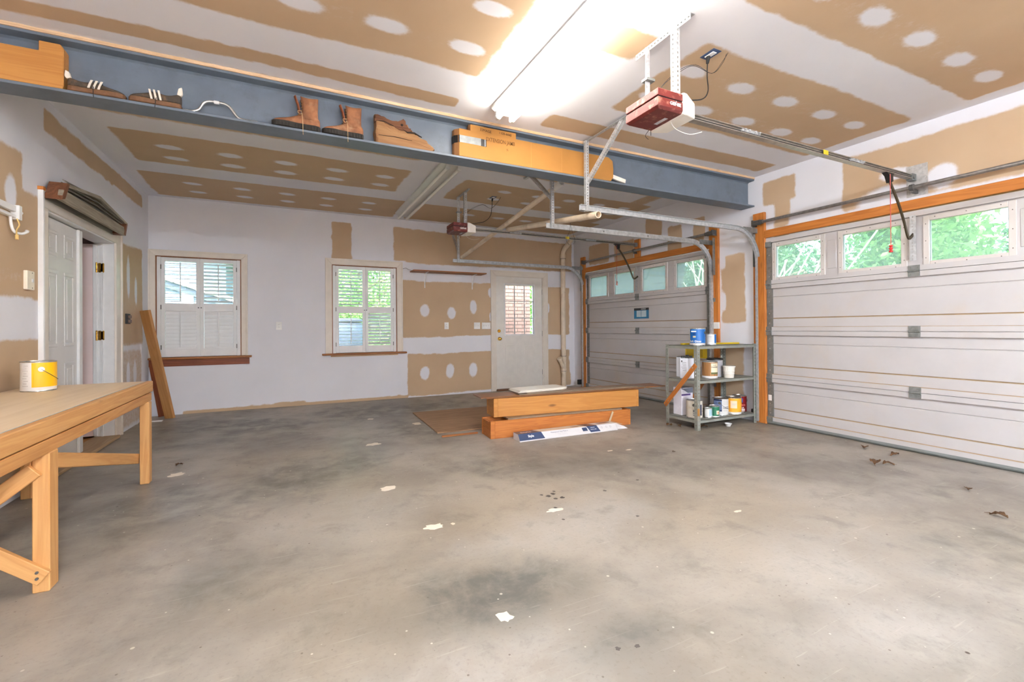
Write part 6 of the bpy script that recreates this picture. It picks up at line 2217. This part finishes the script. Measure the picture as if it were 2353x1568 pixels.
leaf_spots = [(4.735, 2.34, .09, 20, 'dead leaf nearest the post along the near garage door seal'), (4.69, 2.09, .08, 160, 'lone curled brown leaf close to the near garage door'),
              (4.26, 2.03, .11, 200, 'large dead leaf with a stalk out on the floor before the near door'), (4.33, 1.97, .09, 330, 'thin curled leaf trailing beside the large dead leaf'),
              (3.72, 1.15, .085, 80, 'torn brown leaf at the right edge of the floor'), (4.15, 1.43, .06, 20, 'small narrow leaf between the door and the right edge'),
              (-.834, 4.62, .07, 60, 'small orange-brown leaf beside the workbench leg'), (3.86, 3.86, .10, 10, 'dead leaf left of the steel shelf by its rear post'),
              (4.05, 3.66, .11, 70, 'dark leaf heap piece under the left end of the steel shelf'), (4.13, 3.62, .09, 150, 'second dark leaf under the front of the steel shelf'),
              (3.95, 3.80, .08, 240, 'brown leaf tucked under the left edge of the steel shelf'), (3.1, 3.05, .03, 0, 'tiny brown leaf fragment on the bare floor centre-right')]
for k, (x, y, s, a, lb) in enumerate(leaf_spots):
    o = obj('dead_leaf', leaf_mesh(k + 4, s), LEAFM, M=Matrix.Translation((x, y, .0)) @ Matrix.Rotation(math.radians(a), 4, 'Z'))
    m = o.modifiers.new('thick', 'SOLIDIFY'); m.thickness = .0008
    tag(o, lb, 'leaf', 'dead leaves on the floor')
# ================================================================== OUTSIDE, seen through the glass
GRASS = paint('lawn', lin(96, 120, 62), .9, var=.25, scale=3)
bm = new_bm()
v = [bm.verts.new(c) for c in ((-40, -40, -.16), (60, -40, -.16), (60, 60, -.16), (-40, 60, -.16))]
bm.faces.new(v)
struct(obj('ground', bm, GRASS))
DRIVE = paint('drive', lin(170, 164, 152), .9, var=.1, scale=4)
struct(bx('driveway', (XR + .16, XR + 7, -3, 9, -.155, -.03), DRIVE))

def leaf_mat(name, c1, c2):
    m, nt, b = new_mat(name)
    oi = noise(nt, coords(nt), 1.4, 3)
    c = mix_c(nt, ramp(nt, oi, .3, .7), c1, c2)
    nt.links.new(c, b.inputs['Base Color'])
    b.inputs['Roughness'].default_value = .55
    tl = node(nt, 'ShaderNodeBsdfTranslucent')
    nt.links.new(c, tl.inputs[0])
    mx = node(nt, 'ShaderNodeMixShader')
    mx.inputs[0].default_value = .35
    out = [n for n in nt.nodes if n.type == 'OUTPUT_MATERIAL'][0]
    nt.links.new(b.outputs[0], mx.inputs[1])
    nt.links.new(tl.outputs[0], mx.inputs[2])
    nt.links.new(mx.outputs[0], out.inputs[0])
    return m
LG1 = leaf_mat('foliage_mid', lin(91, 134, 66), lin(145, 184, 112))
LG2 = leaf_mat('foliage_deep', lin(59, 95, 59), lin(108, 146, 99))
BARK = wood('tree_bark', lin(150, 138, 118), lin(96, 84, 68), 'Z', 0, .9)

def foliage(name, c, r, n, size, mat, parent, seed):
    rng = np.random.default_rng(seed)
    k = 26
    cc = rng.normal(size=(k, 3))
    cc /= np.linalg.norm(cc, axis=1)[:, None]
    cc *= (.35 + .6 * rng.random(k))[:, None] * np.array(r)
    idx = rng.integers(0, k, n)
    p = cc[idx] + np.clip(rng.normal(size=(n, 3)), -2, 2) * np.array(r) * .20 + np.array(c)
    p[:, 2] = np.maximum(p[:, 2], .05)
    a = rng.normal(size=(n, 3)); a /= np.linalg.norm(a, axis=1)[:, None]
    b = rng.normal(size=(n, 3)); b -= (a * b).sum(1)[:, None] * a; b /= np.linalg.norm(b, axis=1)[:, None]
    s = size * (.6 + .8 * rng.random(n))[:, None]
    q = np.stack([p - a * s, p + b * s * .45, p + a * s, p - b * s * .45], 1).reshape(-1, 3)
    me = bpy.data.meshes.new(name)
    me.from_pydata(q.tolist(), [], np.arange(4 * n).reshape(-1, 4).tolist())
    me.materials.append(mat)
    o = bpy.data.objects.new(name, me)
    place(o, parent)
    return o

def tree(x, y, h, r, n, size, mat, label, seed, low=0.3):
    root = thing('tree', (x, y, -.15), label, 'tree', 'trees outside the garage')
    rnd = random.Random(seed)
    bm = new_bm()
    tube(bm, spline([(x, y, -.15), (x + .1, y, h * .3), (x - .1, y + .1, h * .6), (x + .05, y, h * .9)], 5), .11, 8)
    obj('trunk', bm, BARK, root, smooth=True)
    for k in range(7):
        a, z = rnd.random() * 2 * PI, h * (.25 + .08 * k)
        bm = new_bm()
        L = r * (.6 + .4 * rnd.random())
        tube(bm, spline([(x, y, z), (x + L * .5 * math.cos(a), y + L * .5 * math.sin(a), z + L * .35), (x + L * math.cos(a), y + L * math.sin(a), z + L * .55)], 4), .03, 6)
        obj('branch', bm, BARK, root, smooth=True)
    foliage('foliage', (x, y, h * (.5 + low / 4)), (r, r, h * .5), n, size, mat, root, seed)

def grow(x, y, h, mat, label, seed):
    tree(x, y, h, 1.02, 6500, .06, mat, label, seed)
grow(8.9, 9.7, 4.1, LG1, 'tree outside the back corner beyond the far garage door', 1)
grow(9.3, 6.7, 4.4, LG2, 'tree straight outside the far garage door windows', 2)
grow(9.1, 3.7, 4.2, LG1, 'tree outside between the two garage doors', 3)
grow(9.4, .6, 4.3, LG2, 'tree straight outside the near garage door windows', 4)
grow(12.4, 8.4, 4.9, LG2, 'second-row tree beyond the far garage door', 5)
grow(12.6, 5.2, 5.2, LG1, 'second-row tree beyond the post between the doors', 6)
grow(12.3, 2.2, 4.9, LG1, 'second-row tree beyond the near garage door, left', 7)
grow(12.5, -.9, 5.1, LG2, 'second-row tree beyond the near garage door, right', 8)
grow(10.4, 12.9, 4.4, LG1, 'tree outside the back corner, left part of far door windows', 13)
grow(13.5, 11.7, 4.8, LG2, 'tree further out past the back corner of the garage', 14)
grow(12.4, 15.2, 4.8, LG1, 'outermost tree past the back corner of the garage', 15)
grow(1.7, 12.4, 4.2, LG1, 'tree behind the middle shuttered window', 9)
grow(4.9, 13.4, 4.4, LG2, 'tree behind the garage right of the middle window', 10)
grow(7.0, 11.9, 3.7, LG1, 'tree seen through the right panes of the entry door', 11)
# woodland further off: nobody could count its leaves
w1 = foliage('woodland', (19, 10, 2.0), (2.0, 17, 2.9), 52000, .11, LG2, None, 21)
w1['kind'] = 'stuff'; w1['label'] = 'dense green woodland beyond the driveway'; w1['category'] = 'woodland'
w2 = foliage('woodland', (5, 20, 1.8), (8.5, 1.8, 2.6), 26000, .11, LG1, None, 22)
w2['kind'] = 'stuff'; w2['label'] = 'dense green woodland behind the garage'; w2['category'] = 'woodland'

# thin pale branches close to the far garage door
def twigs():
    root = thing('bare_shrub', (6.6, 5.0, -.15), 'pale bare-branched shrub close outside the far garage door', 'shrub')
    rnd = random.Random(4)
    bm = new_bm()
    for k in range(34):
        y0 = 4.3 + rnd.random() * 1.6
        a = rnd.uniform(-.9, .9)
        z0 = -.1
        L = rnd.uniform(2.2, 3.4)
        pts = [(6.6 + rnd.uniform(-.2, .2), y0, z0), (6.6 + rnd.uniform(-.3, .3), y0 + a * L * .35, z0 + L * .55), (6.6 + rnd.uniform(-.3, .3), y0 + a * L * .8, z0 + L)]
        tube(bm, spline(pts, 4), .012, 5)
    obj('stems', bm, paint('pale_bark', lin(176, 170, 158), .8), root)
twigs()

# brick pier of the house just outside the entry door
def brick_pier():
    MORT = paint('mortar', lin(120, 113, 107), .9)
    x0, x1, y0, z1 = 3.05, 4.62, YB + 1.15, 2.45
    root = struct(bx('wall_brick', (x0, x1, y0 + .008, y0 + .25, -.15, z1), MORT))
    BR = paint('brick_pink', lin(134, 105, 97), .85, var=.14, scale=6)
    me = {}
    def bmesh_of(w):
        if w not in me:
            bm = new_bm()
            box(bm, 0, w, 0, .02, 0, .062)
            m = mesh_of(bm, 'brick')
            m.materials.append(BR)
            me[w] = m
        return me[w]
    k = 0
    z = .75
    while z < 2.2:
        x = x0 + (.0 if k % 2 == 0 else -.105)
        while x < x1:
            a, b = max(x, x0), min(x + .2, x1)
            if b - a > .04:
                o = bpy.data.objects.new('brick', bmesh_of(round(b - a, 3)))
                place(o, root, Matrix.Translation((a, y0 - .004 + .004 * random.random(), z)))
            x += .212
        z += .075
        k += 1
brick_pier()

# neighbouring house behind the first window
def neighbour():
    root = thing('neighbour_house', (-4, 14, 0), 'pale blue-grey sided house with white eaves behind the left window', 'house')
    SID = paint('siding', lin(87, 100, 117), .7, var=.04)
    for k in range(20):
        z = -.15 + k * .2
        bm = new_bm()
        prism(bm, [(0, z), (-.02, z), (-.005, z + .2), (0, z + .2)], Matrix(((0, 0, 1, -8.0), (1, 0, 0, 13.0), (0, 1, 0, 0), (0, 0, 0, 1))), 6.6)
        obj('siding_board', bm, SID, root)
    bx('wall', (-8, -1.4, 13.0, 19, -.15, 3.85), SID, root)
    bm = new_bm()
    prism(bm, [(-8.4, 5.6), (-8.4, 5.85), (-.9, 2.95), (-.9, 2.70)], Matrix(((1, 0, 0, 0), (0, 0, -1, 13.1), (0, 1, 0, 0), (0, 0, 0, 1))), .5)
    obj('rake_board', bm, WHITE, root)
    bm = new_bm()
    prism(bm, [(-8.4, 5.85), (-.7, 2.90), (-.7, 2.98), (-8.4, 5.95)], Matrix(((1, 0, 0, 0), (0, 0, -1, 19), (0, 1, 0, 0), (0, 0, 0, 1))), 6.5)
    obj('roof', bm, paint('shingle', lin(120, 118, 120), .9), root)
    bm = new_bm()
    prism(bm, [(-3.6, 2.66), (-3.6, 2.76), (-1.0, 1.82), (-1.0, 1.72)], Matrix(((1, 0, 0, 0), (0, 0, -1, 12.93), (0, 1, 0, 0), (0, 0, 0, 1))), .08)
    obj('porch_rake', bm, WHITE, root)
    bm = new_bm()
    prism(bm, [(-3.6, 2.66), (-1.0, 1.72), (-1.0, 1.55), (-3.6, 2.49)], Matrix(((1, 0, 0, 0), (0, 0, -1, 12.97), (0, 1, 0, 0), (0, 0, 0, 1))), .05)
    obj('porch_soffit', bm, paint('soffit_slate', lin(60, 70, 84), .7), root)
    bx('porch_window', (-2.28, -2.05, 12.95, 12.98, 1.75, 2.05), WHITE, root)
    for x in (-4.9, -3.3):
        bx('window_trim', (x - .5, x + .5, 12.95, 13.0, 1.1, 2.5), WHITE, root)
        bx('pane', (x - .42, x + .42, 12.94, 12.95, 1.18, 2.42), paint('dark_pane', lin(120, 136, 150), .2), root)
neighbour()
# blue-grey bin bank seen low in the middle window
r = thing('rain_barrel', (.95, 9.4, -.15), 'grey-blue plastic barrel outside the middle shuttered window', 'barrel')
bm = new_bm()
lathe(bm, [(.30, 0), (.33, .05), (.36, .4), (.36, .9), (.32, 1.35), (.30, 1.42)], (.95, 9.3, -.15), 28)
obj('barrel_body', bm, paint('barrel_blue', lin(65, 78, 93), .5), r, angle=40)
bm = new_bm()
lathe(bm, [(.31, 1.40), (.33, 1.42), (.33, 1.46), (.2, 1.48)], (.95, 9.3, -.15), 28, False, True)
obj('barrel_lid', bm, MATS['barrel_blue'], r, angle=40)
